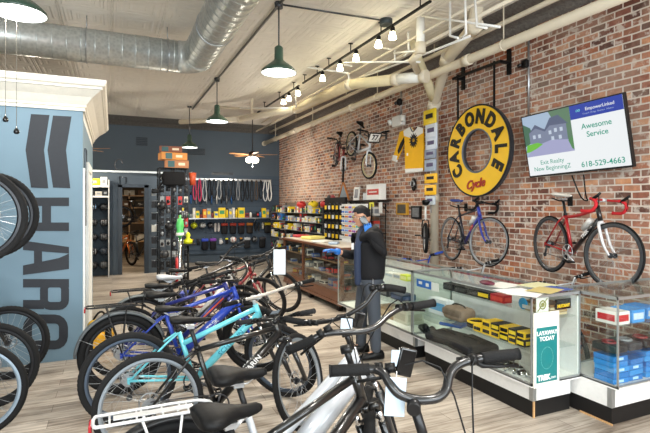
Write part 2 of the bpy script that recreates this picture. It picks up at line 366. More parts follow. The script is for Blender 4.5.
o = decal('letter', [[(23, 240.5), (69, 247), (69, 253.5), (23, 250)], [(69, 253.5), (69, 269), (23, 275), (23, 265.5), (59, 258)], [(34, 247.5), (42, 248.5), (42, 266), (34, 267)]]); o.parent = hg
def ringpoly(x0, y0, x1, y1, w, r=9, open_left=False):
    def rr(x0, y0, x1, y1, r):
        P = []
        for cx, cy, a0 in ((x1 - r, y0 + r, -90), (x1 - r, y1 - r, 0), (x0 + r, y1 - r, 90), (x0 + r, y0 + r, 180)):
            for k in range(5): a = math.radians(a0 + 22.5 * k); P.append((cx + r * math.cos(a), cy + r * math.sin(a)))
        return P
    A = rr(x0, y0, x1, y1, r); B = rr(x0 + w, y0 + w, x1 - w, y1 - w, max(1, r - w))
    return [[A[i], A[(i + 1) % 20], B[(i + 1) % 20], B[i]] for i in range(20)]
o = decal('letter', [[(23, 279), (69, 279), (69, 287.5), (23, 287.5)]] + ringpoly(40, 279.5, 69, 310, 8, 10) + [[(23, 300), (44, 300), (44, 309), (23, 309)]]); o.parent = hg
o = decal('letter', ringpoly(23, 314.5, 68, 349.5, 9, 13)); o.parent = hg

# ---------------------------------------------------------------- duct
def ribbed(name, pts, r, m, parent=None):
    b = MB(); b.tube(pts, r, 36)
    # spiral seam ridges
    for i in range(len(pts) - 1):
        a, c = V(pts[i]), V(pts[i + 1]); L = (c - a).length; d = (c - a).normalized(); k = int(L / .16)
        for j in range(k): q = a + d * (j + .5) * L / k; b.tube([q - d * .006, q, q + d * .006], [r + .001, r + .007, r + .001], 36, caps=False)
    return b.build(name, m, parent)
DZ = 3.76; dr = .215
dt = root('air_duct', 'large galvanised spiral duct hung under the ceiling, bending towards the street', 'duct', (0, 0, 0))
ribbed('duct_run', [(LX + .1, 6.95, DZ), (.85, 6.95, DZ)], dr, DUCT, dt)
el = [V((.85 + .25 * math.sin(a), 6.95 - .25 + .25 * math.cos(a), DZ)) for a in [PI / 2 * i / 5 for i in range(6)]]
ribbed('duct_elbow', el, dr * 1.02, DUCT, dt)
ribbed('duct_run', [(1.1, 6.7, DZ), (1.1, FY + .2, DZ)], dr, DUCT, dt)
for x in (-4, -2.2, -.3, .7): MB().cyl((x, 6.95, DZ + dr), (x, 6.95, CZ), .006, n=6).torus((x, 6.95, DZ), dr + .008, .006, 32, 6, 'x').build('hanger', STEEL, dt)
for y in (5.6, 3.8, 1.8, -.5): MB().cyl((1.1, y, DZ + dr), (1.1, y, CZ), .006, n=6).torus((1.1, y, DZ), dr + .008, .006, 32, 6, 'y').build('hanger', STEEL, dt)

# ---------------------------------------------------------------- pendant lamps
GRN = mat('#2f4a3d', .35, coat=.4); BULB = mat('#fffaf0', .4, emit=10)
def pendant(x, y, zb, label, r=.215, power=90):
    t = root('pendant_lamp', label, 'lamp', (x, y, zb), 0, 'green enamel pendant lamps')
    MB().cyl((0, 0, .30), (0, 0, CZ - zb), .010, n=8).build('stem', DKST, t)
    MB().lathe([(.0, .0), (.05, .0), (.055, .03), (.0, .035)], (0, 0, CZ - zb - .036)).build('canopy', DKST, t)
    s = MB(); s.lathe([(.03, .33), (.052, .31), (.055, .17), (.065, .15), (.11, .115), (.17, .07), (r - .005, .03), (r, .0), (r - .004, .002), (.165, .062), (.10, .105), (.05, .14), (.0, .15)], n=32)
    s.build('shade', [GRN], t); MB().lathe([(r - .006, .003), (.163, .058), (.10, .1), (.05, .134), (0, .14)], n=32).build('reflector', mat('#f4f4ee', .4, emit=2.2), t)
    MB().lathe([(.0, .005), (.06, .01), (.13, .03), (.17, .052), (.10, .09), (0, .1)], n=24).build('bulb', BULB, t)
    l = bpy.data.lights.new('lamp_light', 'AREA'); l.shape = 'DISK'; l.size = .32; l.energy = power * .55; l.color = (1, .96, .88); lo = bpy.data.objects.new('lamp_light', l); C.objects.link(lo); lo.parent = t; lo.location = (0, 0, -.01)
LR = 1.85
pendant(LR, 5.55, 3.29, 'green enamel pendant lamp lit over the middle of the shop')
pendant(LR, 9.3, 3.30, 'green enamel pendant lamp second back, left of the brightest one', power=80)
pendant(1.75, 12.2, 3.12, 'farthest hanging lamp, lit above the tall stand of boxes', .2, 60)
pendant(-.72, 4.75, 3.30, 'pendant lamp at the upper left corner, near the big duct', power=45)
for i, y in enumerate((1.3, -1.6)):
    pendant(LR, y, 3.29, ('pendant lamp near the storefront', 'pendant lamp right at the storefront window')[i])
    pendant(-2.6, y + .3, 3.29, ('pendant lamp over the left aisle', 'pendant lamp over the left front corner')[i])
# conduit along the ceiling that feeds the lamps
cd = root('ceiling_conduit', 'thin dark conduit running along the ceiling over the pendant lamps', 'conduit', (LR, 0, CZ))
MB().cyl((0, FY + .2, -.03), (0, 12.4, -.03), .018, n=8).build('pipe', mat('#5d5c58', .5, .4), cd)
for y in (5.55, 9.3, 1.3): MB().cyl((0, y, -.07), (0, y, 0), .05, n=12).build('junction_box', DKST, cd)
c2 = root('ceiling_conduit', 'grey conduit crossing the ceiling to the black round box of the track lights', 'conduit', (LR, 5.55, CZ))
b2 = UZ(386, 24, CZ - .06)
MB().cyl((.05, 0, -.02), (b2.x - LR, b2.y - 5.55, -.02), .012, n=8).build('pipe', DKST, c2)
MB().cyl((b2.x - LR, b2.y - 5.55, -.075), (b2.x - LR, b2.y - 5.55, 0), .085, n=20).build('junction_box', mat('#2b3438', .4), c2)
# pull cords
for px_, py_, t, lab in ((5.5, 119, 4.0, 'left of the two black pull-cord ends in front of the blue wall'), (16.5, 131, 4.0, 'right, lower of the two black pull-cord ends in front of the blue wall')):
    p = U(px_, py_, t); r_ = root('pull_cord', lab, 'cord', p)
    MB().cyl((0, 0, .02), (0, 0, CZ - p.z), .0022, n=5).build('cord', mat('#8f887c', .8), r_)
    MB().lathe([(.0, .035), (.005, .034), (.009, .02), (.02, .006), (.023, -.012), (.015, -.024), (0, -.026)], n=14).build('knob', BLKG, r_)

# ---------------------------------------------------------------- ceiling fan
def fan(p, label, light=True, ang=0):
    t = root('ceiling_fan', label, 'fan', p)
    MB().cyl((0, 0, .1), (0, 0, CZ - p[2]), .014, n=8).build('downrod', DKST, t)
    MB().lathe([(0, .13), (.07, .12), (.1, .08), (.1, .02), (.07, -.02), (0, -.03)], n=20).build('motor', mat('#3c3029', .35, .5), t)
    for k in range(5):
        a = ang + 2 * PI * k / 5; R = Matrix.Rotation(a, 4, 'Z') @ Matrix.Rotation(.14, 4, 'X')
        b = MB(R); b.prism([(.12, -.03), (.2, -.05), (.6, -.07), (.66, -.03), (.66, .03), (.6, .07), (.2, .05), (.12, .03)], (0, 0, .03), (1, 0, 0), (0, 1, 0), .008); b.build('blade', mat('#a8794e', .5), t)
    if light:
        for k in range(3):
            a = 2 * PI * k / 3 + .4
            MB().lathe([(.02, .02), (.07, -.01), (.09, -.07), (.06, -.13), (0, -.145)], (.105 * math.cos(a), .105 * math.sin(a), -.04), n=12).build('lamp_shade', mat('#fff3dc', .4, emit=5), t)
        l = bpy.data.lights.new('fan_light', 'POINT'); l.energy = 60; l.shadow_soft_size = .1; l.color = (1, .9, .75); lo = bpy.data.objects.new('fan_light', l); C.objects.link(lo); lo.parent = t; lo.location = (0, 0, -.3)
        MB().cyl((0, 0, -.3), (0, 0, -.05), .003, n=5).build('pull_chain', STEEL, t)
fan(tuple(UY(252.5, 156, 12.4)), 'ceiling fan with lit glass shades in front of the dark blue back wall', ang=-TH)
fan(tuple(U(80, 150, 10.6)), 'ceiling fan half hidden behind the white cornice of the blue box', True, -TH)

# ---------------------------------------------------------------- pipes above the brick wall
PW = mat('#d8cdb8', .5, var=.06, scale=12); PWY = mat('#d3c6a2', .6, var=.15, scale=9); PB = mat('#bfae8e', .6, var=.2, scale=9)
p = root('steam_pipe', 'long white pipe running level along the top of the brick wall', 'pipe', (4.3, 0, 3.61))
MB().cyl((0, FY + .3, 0), (0, 14.35, 0), .058, n=16).build('pipe', PW, p)
for y in (2.2, 5.05, 8.4, 11.5, 14.3): MB().cyl((0, y - .06, 0), (0, y + .06, 0), .072, n=16).build('coupling', PW, p)
for y in (1.5, 4.4, 7.4, 10.4, 13.2): MB().cyl((0, y, .06), (0, y, CZ - 3.61), .008, n=6).torus((0, y, 0), .062, .008, 20, 6, 'y').build('hanger', PW, p)
p = root('sprinkler_pipe', 'thinner white pipe just above the long pipe on the brick wall', 'pipe', (4.48, 0, 3.97))
MB().cyl((0, FY + .3, 0), (0, 14.3, 0), .032, n=12).build('pipe', PW, p)
for y in (3.0, 6.0, 9.0, 12.0): MB().cyl((0, y, 0), (0, y, .17), .008, n=6).build('hanger', PW, p)
p = root('sprinkler_pipe', 'thin white pipe nearest the ceiling track lights', 'pipe', (3.85, 0, 3.86))
MB().cyl((0, 3.2, 0), (0, 13.6, 0), .022, n=10).cyl((-.14, 3.2, .08), (-.14, 12.6, .08), .016, n=8).build('pipe', PW, p)
p = root('insulated_pipe', 'fat wrapped pipe with yellowed insulation below the ceiling', 'pipe', (0, 0, 0))
A = U(240, 119, 11.6); B = U(297, 109, 10.0); D = U(350, 84.5, 7.9); E = U(396, 79.5, 7.2); G = U(424, 76.5, 6.9)
MB().tube([U(180, 122, 12.4), A], .062, 12).build('pipe', PW, p)
MB().tube([A, B], .07, 12).build('pipe', PW, p)
MB().tube([B, B.lerp(D, .5), D], .095, 14).build('insulation', PB, p)
MB().tube([D.lerp(B, .03), D, E], [.07, .085, .085], 14).build('insulation', PWY, p)
MB().tube([E, G], .08, 14).build('insulation', mat('#e6e6e2', .6), p)
for q, q2 in ((D, E), (E, G), (G, E), (B, D), (A, B)):
    d = (q2 - q).normalized() * .05; MB().tube([q - d, q + d], .094 if q != A else .08, 14).build('coupling', PW, p)
# tall down pipe
yy = UX(434.5, 230, 4.78).y
p = root('down_pipe', 'white painted drain pipe running down the brick wall behind the unicycle', 'pipe', (4.78, yy, 0))
k1 = UX(434, 105, 4.72) - V((4.78, yy, 0)); k2 = U(447, 60, 7.0) - V((4.78, yy, 0)); k3 = U(474, 27, 6.1) - V((4.78, yy, 0)); k4 = U(478, 2, 6.0) - V((4.78, yy, 0))
MB().tube([(0, 0, 0), (0, 0, k1.z - .05), k1, k2, k2.lerp(k3, .5), k3, k4], [.065, .065, .07, .08, .085, .085, .085], 16).build('pipe', PW, p)
for q, q2 in ((k1, k2), (k2, k1), (k3, k2)):
    d = (q2 - q).normalized(); MB().tube([q - d * .07, q + d * .07], .102, 16).build('coupling', PW, p)
MB().tube([(0, 0, 1.75), (0, 0, 1.87)], .08, 16).build('coupling', PW, p)
MB().tube([k1 + V((0, .0, .05)), U(428, 84, 7.3) - V((4.78, yy, 0)), U(420, 62, 7.3) - V((4.78, yy, 0)), U(412, 42, 7.0) - V((4.78, yy, 0))], [.06, .07, .06, .05], 14).build('branch', PWY, p)
p = root('vent_pipe', 'short thick white pipe dropping from the ceiling beside the track lights', 'pipe', (0, 0, 0))
a = U(420, 8, 6.3); a.z = CZ; b = U(420.5, 52, 6.3)
MB().tube([(b.x, b.y, CZ), b], .055, 14).build('pipe', WHT, p); cc = MB(); cc.tube([b + V((0, 0, -.03)), b + V((0, 0, .12))], .07, 14); cc.tube([b, U(412, 60, 6.5), U(418, 72, 6.9)], .05, 12); cc.build('elbow', PW, p)
# thin sprinkler drops and a ladder of small pipes
def thin(label, segs, r=.014, m=None):
    p = root('water_pipe', label, 'pipe', (0, 0, 0)); b = MB()
    for s in segs: b.tube(s, r, 7)
    b.build('pipe', m or WHT, p)
thin('thin white pipes looping down from the ceiling above the gas station sign', [[U(450, 2, 5.6), U(450, 36, 5.6), U(458, 38, 5.3)], [U(465, 0, 5.2), U(466, 34, 5.2), U(461, 38, 5.3)], [U(475, 0, 5.2), U(477, 27, 5.2), U(487, 28, 5.1)], [U(422, 16, 6.2), U(500, 27, 5.1)]])
thin('white rack of thin pipes crossing under the ceiling right of the lit pendant', [[U(227, 56, 10), U(348, 73, 8)], [U(348, 73, 8), U(350, 84, 8)], [U(296, 72, 9.5), U(296, 108, 9.8)], [U(240, 108, 11.5), U(300, 108, 9.9)], [U(259, 66, 10), U(259, 88, 10)], [U(330, 48, 8.4), U(329, 62, 8.4), U(352, 66, 8.0)]], .016)
thin('white pipe riser at the far end beside the second pendant lamp', [[U(251, 72, 11), U(252, 92, 11), U(252, 118, 11.2)], [U(216, 107, 12), U(250, 109, 11.6), U(290, 110, 10.2)]], .03, PW)
thin('cluster of small white pipes above the bicycles hung on the brick', [[U(344, 62, 7.6), U(420, 62, 6.5)], [U(360, 78, 7.8), U(430, 52, 6.2), U(470, 36, 5.5)], [U(394, 53, 6.9), U(416, 51, 6.4)], [U(408, 32, 6.6), U(409, 52, 6.6), U(404, 56, 6.7)], [U(395, 62, 7), U(395, 50, 7), U(378, 47, 7.2)]], .015)

# ---------------------------------------------------------------- track lights
TX = 3.31; TZ = CZ - .14
tr = root('light_track', 'black light track with short drop rods parallel to the brick wall', 'track', (TX, 0, TZ)); b = MB()
for y0, y1 in ((4.5, 7.5), (7.65, 8.5), (8.7, 11.6)): b.bx((-.016, y0, -.012), (.016, y1, .012))
b.build('rail', BLK, tr)
for y in (4.7, 5.6, 6.5, 7.3, 7.8, 8.4, 9.0, 9.9, 11): MB().cyl((0, y, 0), (0, y, .14), .009, n=6).box((0, y, .135), (.07, .03, .012)).build('drop_rod', BLK, tr)
TB = mat('#fff0c8', .4, emit=22)
spots = [(392.5, 38, 'nearest spotlight on the black ceiling track'), (378.5, 45, 'second nearest spotlight on the black track, close beside the first'), (356, 60, 'third spotlight along the black track, standing alone'), (340, 68, 'fourth spotlight from the near end of the black track'), (322.5, 78, 'fifth spotlight along the black track'), (298, 95, 'spotlight near the far end of the track, above the insulated pipe'), (289, 101, 'spotlight second from the far end of the track'), (283.5, 104, 'farthest spotlight on the black ceiling track')]
for px_, py_, lab in spots:
    y = UX(px_, py_, TX).y; t = root('track_spotlight', lab, 'spotlight', (TX, y, TZ), 0, 'spotlights on the black ceiling track')
    MB().cyl((0, 0, -.07), (0, 0, 0), .02, n=8).lathe([(.0, .0), (.03, -.005), (.035, -.06), (.0, -.065)], (0, 0, -.02)).build('holder', BLK, t)
    MB().lathe([(.03, -.085), (.034, -.1), (.052, -.165), (.046, -.175), (0, -.18)], n=14).build('bulb', TB, t)
    l = bpy.data.lights.new('spot_light', 'SPOT'); l.energy = 70; l.spot_size = 1.9; l.spot_blend = .6; l.shadow_soft_size = .05; l.color = (1, .86, .66); lo = bpy.data.objects.new('spot_light', l); C.objects.link(lo); lo.parent = t; lo.location = (0, 0, -.2); lo.rotation_euler = (0, .7, 0)
# ================================================================ BICYCLES
MC = {}
def wheel_meshes(R, tw, rimc, knob, spk, deep=0):
    k = (R, tw, rimc, knob, spk, deep)
    if k in MC: return MC[k]
    t = MB().torus((0, 0, 0), R - tw, tw, 130 if knob else 64, 8, 'y', knob=.0026 if knob else 0).mesh('tire', RUBG if knob else RUB)
    rr = R - 2 * tw; b = MB(); d = .022 + deep
    # rim: box section ring
    vs = []; n = 48
    for i in range(n):
        a = 2 * PI * i / n
        for q, h in ((rr + .006, -.012), (rr + .006, .012), (rr - d * .5, .013), (rr - d, .006), (rr - d, -.006), (rr - d * .5, -.013)): vs.append((q * math.cos(a), h, q * math.sin(a)))
    b.add(vs, [(i * 6 + j, ((i + 1) % n) * 6 + j, ((i + 1) % n) * 6 + (j + 1) % 6, i * 6 + (j + 1) % 6) for i in range(n) for j in range(6)])
    rim = b.mesh('rim', mat(rimc, .3, .6))
    s = MB(); r1 = rr - d; N = 28
    for i in range(N):
        a = 2 * PI * i / N; side = 1 if i % 2 else -1; cr = .9 if (i // 2) % 2 else -.9; hb = a + cr
        s.tube([(.024 * math.cos(hb), side * .03, .024 * math.sin(hb)), (r1 * math.cos(a), 0, r1 * math.sin(a))], .0013, 3, caps=False)
    spokes = s.mesh('spokes', mat(spk, .3, .7))
    h = MB(); h.cyl((0, -.05, 0), (0, .05, 0), .009, n=8).cyl((0, -.035, 0), (0, -.027, 0), .028, n=14).cyl((0, .027, 0), (0, .035, 0), .028, n=14).cyl((0, -.03, 0), (0, .03, 0), .017, n=12)
    hub = h.mesh('hub', DKST)
    MC[k] = (t, rim, spokes, hub); return MC[k]
def wheel(parent, M, R, tw, rimc='#2a2b2e', knob=False, spk='#b8bcc0', disc=True, deep=0):
    t, rim, spokes, hub = wheel_meshes(R, tw, rimc, knob, spk, deep)
    w = inst('wheel', t, parent, M)
    inst('rim', rim, w); inst('spokes', spokes, w); inst('hub', hub, w)
    if disc:
        if 'disc' not in MC:
            b = MB(); b.torus((0, .04, 0), .065, .006, 28, 4, 'y', w=.15)
            for k in range(6): a = PI * k / 3; b.cyl((.02 * math.cos(a), .04, .02 * math.sin(a)), (.065 * math.cos(a + .5), .04, .065 * math.sin(a + .5)), .003, n=4)
            MC['disc'] = b.mesh('disc_rotor', STEEL)
        inst('disc_rotor', MC['disc'], w)
    return w
SAD = {}
def saddle_mesh(wide, m):
    k = (wide, m.name)
    if k in SAD: return SAD[k]
    rings = []; L = [(-.135, .5, .02), (-.13, .85, .035), (-.10, 1.0, .045), (-.06, .95, .045), (-.02, .68, .04), (.03, .38, .035), (.08, .26, .032), (.12, .22, .028), (.142, .15, .015)]
    for i, (x, w, h) in enumerate(L):
        h *= 1 + (wide - 1) * .9; hw = .075 * w * (wide if x < 0.0 else 1 + (wide - 1) * .4); zc = .012 * math.cos((x + .13) * 9) + (.006 if x > .1 else 0); ring = []
        for j in range(14):
            a = 2 * PI * j / 14; c_, s_ = math.cos(a), math.sin(a)
            ring.append(V((x, hw * (abs(c_) ** .8) * (1 if c_ > 0 else -1), zc + (h * .5 * (s_ if s_ > 0 else s_ * 1.3)) - (.006 if abs(c_) < .3 and s_ > 0 and wide < 1.3 else 0))))
        rings.append(ring)
    SAD[k] = MB().loft(rings).mesh('saddle', m); return SAD[k]
BARS = {
 'flat': [(0, 0, 0), (0, .05, 0), (-.005, .12, .008), (-.015, .18, .014), (-.05, .34, .018)],
 'riser': [(0, 0, 0), (0, .06, 0), (.01, .11, .03), (0, .15, .045), (-.06, .35, .055)],
 'cruiser': [(0, 0, 0), (.03, .07, 0), (.05, .15, .05), (.01, .25, .10), (-.10, .33, .11), (-.2, .36, .10)],
 'u': [(0, 0, 0), (0, .06, 0), (.0, .105, .015), (0, .135, .055), (0, .145, .10), (-.005, .165, .125), (-.02, .21, .13), (-.05, .345, .13)],
 'drop': [(0, 0, 0), (0, .11, 0), (.0, .18, 0), (.045, .2, 0), (.09, .205, -.03), (.095, .21, -.07), (.06, .213, -.115), (0, .215, -.125), (-.05, .215, -.125)],
 'bmx': [(0, 0, 0), (0, .06, 0), (0, .14, .16), (0, .18, .185), (-.05, .34, .19)],
}
def smooth(P, k=3):
    P = [V(p) for p in P]; out = []
    for i in range(len(P) - 1):
        p0 = P[max(i - 1, 0)]; p1 = P[i]; p2 = P[i + 1]; p3 = P[min(i + 2, len(P) - 1)]
        for j in range(k):
            t = j / k; out.append(.5 * ((2 * p1) + (p2 - p0) * t + (2 * p0 - 5 * p1 + 4 * p2 - p3) * t * t + (3 * p1 - p0 - 3 * p2 + p3) * t ** 3))
    out.append(P[-1]); return out
def bike(label, loc, head=0, col='#1d1d20', col2=None, R=.35, tw=.024, wb=1.08, bar='flat', steer=0, lean=0, pitch=0, seatz=.93, wide=1.0,
         rim='#2a2b2e', knob=False, style='diamond', rack=None, fender=None, forkc=None, susp=True, ha=70, hl=.12, fl=.42, disc=True, name='bicycle',
         group=None, word=None, wordc='#e8e8e8', saddlec=None, gripc=None, barc=None, stem=.06, stemc=None, barpath=None, front=True, rear=True, tube=.019, dtube=.026,
         display=False, pedals=True, seatpostc=None, levers=True, deep=0, bottle=False, fenderc=None, basket=None, hlm=None, stripe=None, rackx=-.28, rackz=0, tagc=None, spk='#b8bcc0', battery=False, seatx=0, stemup=.05, cat='bicycle', sgrip=.12):
    t = root(name, label, cat, loc, 0, group); t.rotation_euler = (lean, pitch, head)
    bpy.context.view_layer.update() if barpath else None
    FM = mat(col, .3, .1, coat=.6); F2 = mat(col2 or col, .3, .1, coat=.6)
    bb = V((.43 * wb / 1.08, 0, .29 if R > .3 else .26)); h = math.radians(ha); ad = V((-math.cos(h), 0, math.sin(h)))
    ra = V((0, 0, R)); fa = V((wb, 0, R)); axp = fa - V((math.sin(h), 0, math.cos(h))) * .045
    hb = axp + ad * fl; ht = hb + ad * hl
    sa = V((-math.cos(math.radians(73)), 0, math.sin(math.radians(73)))); sl = (seatz - bb.z - .06)
    st = bb + sa * (min(.43, sl - .13)); stop = bb + sa * (sl / sa.z if False else sl); stop.x += seatx
    # frame
    f = MB()
    if style == 'step':
        tt = bb + sa * .16
        f.tube(smooth([ht - ad * .03, ht.lerp(tt, .5) + V((0, 0, -.03)), tt]), tube * 1.15, 12)
    elif style == 'mixte':
        tt = bb + sa * .30; f.tube([ht - ad * .03, tt], tube, 12)
    elif style == 'full':
        f.tube(smooth([ht - ad * .03, (ht - ad * .03).lerp(st, .6) + V((0, 0, -.035)), st - sa * .03]), tube, 12)
    else: f.tube([ht - ad * .03, st - sa * .02], tube, 12)
    dn = hb + ad * .025
    f.tube([bb, st], .018, 12)
    for s in (-1, 1):
        a = V((0, s * .062, 0)); f.tube([ra + a, bb + V((-.03, s * .03, .0))], .010, 8)
        f.tube([ra + a, ra.lerp(st, .75) + V((0, s * .045, 0)), st + V((.0, s * .018, -.02))], [.009, .009, .009], 8)
        f.box(ra + a, (.03, .008, .05))
    f.cyl(bb + V((0, -.036, 0)), bb + V((0, .036, 0)), .024, n=14)
    fo = f.build('frame', FM, t)
    MB().tube([bb + V((.01, 0, 0)), dn], [dtube * 1.1, dtube] if not battery else [dtube * 1.6, dtube * 1.4], 14).build('down_tube', F2, t)
    MB().tube([hb - ad * .005, ht + ad * .005], .024, 14).build('head_tube', F2, t)
    if stripe:
        for s in (-1, 1): MB().tube([bb.lerp(dn, .25) + V((0, s * dtube * .92, 0)), bb.lerp(dn, .9) + V((0, s * dtube * .92, 0))], .009, 6).build('stripe', mat(stripe, .35), t)
    if word:
        d = (dn - bb).normalized(); q = bb.lerp(dn, .55)
        for sd in (-1, 1):
            w = dtube * (1.4 if battery else 1.06)
            Mx = frame(q + V((0, sd * w, 0)), d if sd < 0 else -d, (0, sd, 0)); text(word, .055, Mx, mat(wordc, .4), t, 'maker_lettering', .0015, .001)
    # steering group
    S = Matrix.Translation(hb) @ Matrix.Rotation(steer, 4, ad) @ Matrix.Translation(-hb)
    g = MB(S); FK = mat(forkc or col, .3, .2, coat=.5); cr = hb - ad * .03
    g.cyl(hb - ad * .01, cr - ad * .01, .026, n=12)
    if susp:
        for s in (-1, 1):
            o = V((0, s * .058, 0)); f2 = V((math.sin(h), 0, math.cos(h))) * .03
            g.tube([cr + o * .35, cr + o + f2 * .4, cr + o + f2 * .6 - ad * .03], .019, 10)
            g.tube([cr + o + f2 * .6 - ad * .1, fa + o + V((0, 0, 0))], [.021, .016], 10)
        g.tube([cr + V((0, .058, 0)) + f2 * 2 - ad * .12, cr + V((0, 0, 0)) + f2 * 2.2 - ad * .085, cr + V((0, -.058, 0)) + f2 * 2 - ad * .12], .010, 8)
    else:
        for s in (-1, 1): o = V((0, s * .05, 0)); g.tube(smooth([cr + o * .2, cr + o * .8 - ad * .02, (cr - ad * .22) + o * .95 + V((.008, 0, 0)), fa + o]), [.016] * 4 + [.015] * 3 + [.012] * 2 + [.009], 8)
    g.build('fork', FK, t)
    if susp:
        g = MB(S)
        for s in (-1, 1): o = V((0, s * .058, 0)); f2 = V((math.sin(h), 0, math.cos(h))) * .03; g.tube([cr + o + f2 * .5 - ad * .02, cr + o + f2 * .6 - ad * .13], .0145, 10)
        g.build('stanchion', CHROME, t)
    if rear: wheel(t, Matrix.Translation(ra), R, tw, rim, knob, spk, disc, deep)
    if front: wheel(t, S @ Matrix.Translation(fa), R, tw, rim, knob, spk, disc, deep)
    # stem + handlebar
    cl = ht + ad * stemup + V((stem, 0, stem * .25)); SM = mat(stemc or '#1b1b1d', .35, .4)
    g = MB(S); g.cyl(ht, ht + ad * (stemup + .015), .0155, n=12).tube([ht + ad * stemup - V((.005, 0, 0)), cl], .017, 12).cyl(cl + V((0, -.024, 0)), cl + V((0, .024, 0)), .021, n=14)
    g.build('stem', SM, t)
    BM = mat(barc or '#19191b', .3, .3, coat=.3); GM = mat(gripc or '#121213', .75, bump=.3, scale=200)
    if barpath:
        inv = t.matrix_basis.inverted() if False else (Matrix.Translation(V(loc)) @ t.rotation_euler.to_matrix().to_4x4()).inverted()
        full = smooth([inv @ V(p) for p in barpath], 4); T0 = Matrix()
    else:
        P = BARS[bar]; full = smooth([cl + V((x, -y, z)) for x, y, z in reversed(P[1:])] + [cl + V(p) for p in P], 3); full = [S @ p for p in full]
    br = .0125 if bar != 'u' else .0145
    hbo = MB().tube(full, br, 10).build('handlebar', BM, t)
    if bar == 'bmx' and not barpath:
        x = MB(S); x.cyl(cl + V((0, -.125, .13)), cl + V((0, .125, .13)), .009, n=8); x.build('crossbar', BM, t)
    def walk(seq, L):
        out = [seq[0]]; acc = 0
        for i in range(len(seq) - 1):
            d = (seq[i + 1] - seq[i]).length
            if acc + d >= L: out.append(seq[i].lerp(seq[i + 1], (L - acc) / d)); return out
            acc += d; out.append(seq[i + 1])
        return out
    for sd, seq in ((-1, full), (1, full[::-1])):
        e = walk(seq, sgrip if bar != 'drop' else .30)
        MB().tube(e, [.0185 if bar != 'drop' else .016] * len(e), 12).cyl(e[0], e[0] + (e[0] - e[1]).normalized() * .006, .0195, n=12).build('grip', GM, hbo)
        if levers and bar != 'drop':
            q = e[-1]; d = (e[-1] - e[-2]).normalized(); q2 = q + d * .03; dn_ = V((0, 0, -1)); fw = d.cross(dn_); fw = fw if fw.x > 0 else -fw
            if abs(steer) > .1: fw = (S.to_3x3() @ V((1, 0, 0)))
            lv = MB(); lv.cyl(q2 - d * .012, q2 + d * .012, .0185, n=12).tube([q2, q2 + fw * .03 + dn_ * .015, q2 + fw * .045 - d * .03 + dn_ * .02, q2 + fw * .04 - d * .11 + dn_ * .03], [.011, .009, .006, .005], 8)
            lv.cyl(q2 + d * .02, q2 + d * .05, .016, n=10); lv.build('brake_lever', BLK, hbo)
            cb = MB(); cb.tube(smooth([q2 + fw * .03, q2 + fw * .09 + d * .1 + V((0, 0, .01)), ((S @ ht) + fw * .12 + V((0, 0, 0))), S @ (hb + V((.03, sd * .02, .02)))]), .003, 5); cb.build('cable', BLK, t)
        elif bar == 'drop':
            k = full.index(seq[0]); q = walk(seq, .27)[-1]; up = S.to_3x3() @ V((.5, 0, .85)); fw = S.to_3x3() @ V((1, 0, 0))
            MB().tube([q - up * .01, q + fw * .03 + up * .03, q + fw * .05 + up * .07], [.017, .016, .012], 8).tube([q + fw * .05 + up * .04, q + fw * .075 - V((0, 0, .01)), q + fw * .06 - V((0, 0, .09))], .005, 6).build('brake_lever', BLK, hbo)
    # saddle, seatpost
    MB().cyl(st - sa * .05, stop - sa * .02, .0145, n=12).cyl(st - sa * .015, st + sa * .012, .021, n=12).build('seatpost', mat(seatpostc or '#26272a', .35, .5), t)
    sm = mat(saddlec or '#0d0d0e', .55, bump=.1)
    so = inst('saddle', saddle_mesh(wide, sm), t, loc=stop + V((.0, 0, .045)))
    r_ = MB()
    for s in (-1, 1): r_.tube([(-.08, s * .03, -.012), (-.04, s * .022, -.04), (.04, s * .022, -.04), (.1, s * .01, -.01)], .0035, 6)
    r_.box((0, 0, -.045), (.05, .05, .022)); r_.build('rail', STEEL, so)
    # drivetrain
    c = MB(); cy = -.055; c.torus(bb + V((0, cy, 0)), .085, .006, 32, 5, 'y', w=.4)
    for k in range(5): a = 2 * PI * k / 5; c.cyl(bb + V((0, cy, 0)), bb + V((.083 * math.cos(a), cy, .083 * math.sin(a))), .007, n=5)
    ca = .5
    p1 = bb + V((.17 * math.cos(ca), cy - .03, -.17 * math.sin(ca))); p2 = bb + V((-.17 * math.cos(ca), .085, .17 * math.sin(ca)))
    c.tube([bb + V((0, cy - .02, 0)), p1], [.013, .010], 8).tube([bb + V((0, .065, 0)), p2], [.013, .010], 8); co = c.build('crankset', DKST if col != '#b01f26' else ALU, t)
    if pedals:
        for p, s in ((p1, -1), (p2, 1)):
            b = MB(); b.bx(p + V((-.04, s * .015, -.008)), p + V((.04, s * .027, .008))).bx(p + V((-.04, s * .09, -.008)), p + V((.04, s * .1, .008))).bx(p + V((-.045, s * .015, -.008)), p + V((-.035, s * .1, .008))).bx(p + V((.035, s * .015, -.008)), p + V((.045, s * .1, .008))).cyl(p, p + V((0, s * .1, 0)), .007, n=8)
            b.build('pedal', BLK, co)
    cb = MB(); q = ra + V((0, cy, 0))
    cb.tube([q + V((0, 0, .04)), bb + V((0, cy, .086))], .004, 4).tube([bb + V((0, cy, -.086)), q + V((.02, 0, -.11)), q + V((.0, 0, -.13)), q + V((.03, 0, -.05)), q + V((0, 0, -.04))], .004, 4)
    cb.build('chain', DKST, t)
    if rear:
        cs = MB()
        for k, rr in enumerate((.055, .048, .041, .034, .027)): cs.cyl(ra + V((0, -.028 - k * .005, 0)), ra + V((0, -.031 - k * .005, 0)), rr, n=20)
        cs.build('cassette', STEEL, t)
        rd = MB(); rd.tube([ra + V((.01, -.06, -.01)), ra + V((.03, -.07, -.05)), ra + V((.0, -.065, -.12))], .010, 6).cyl(ra + V((.0, -.072, -.125)), ra + V((0, -.055, -.125)), .022, n=12); rd.build('rear_derailleur', DKST, t)
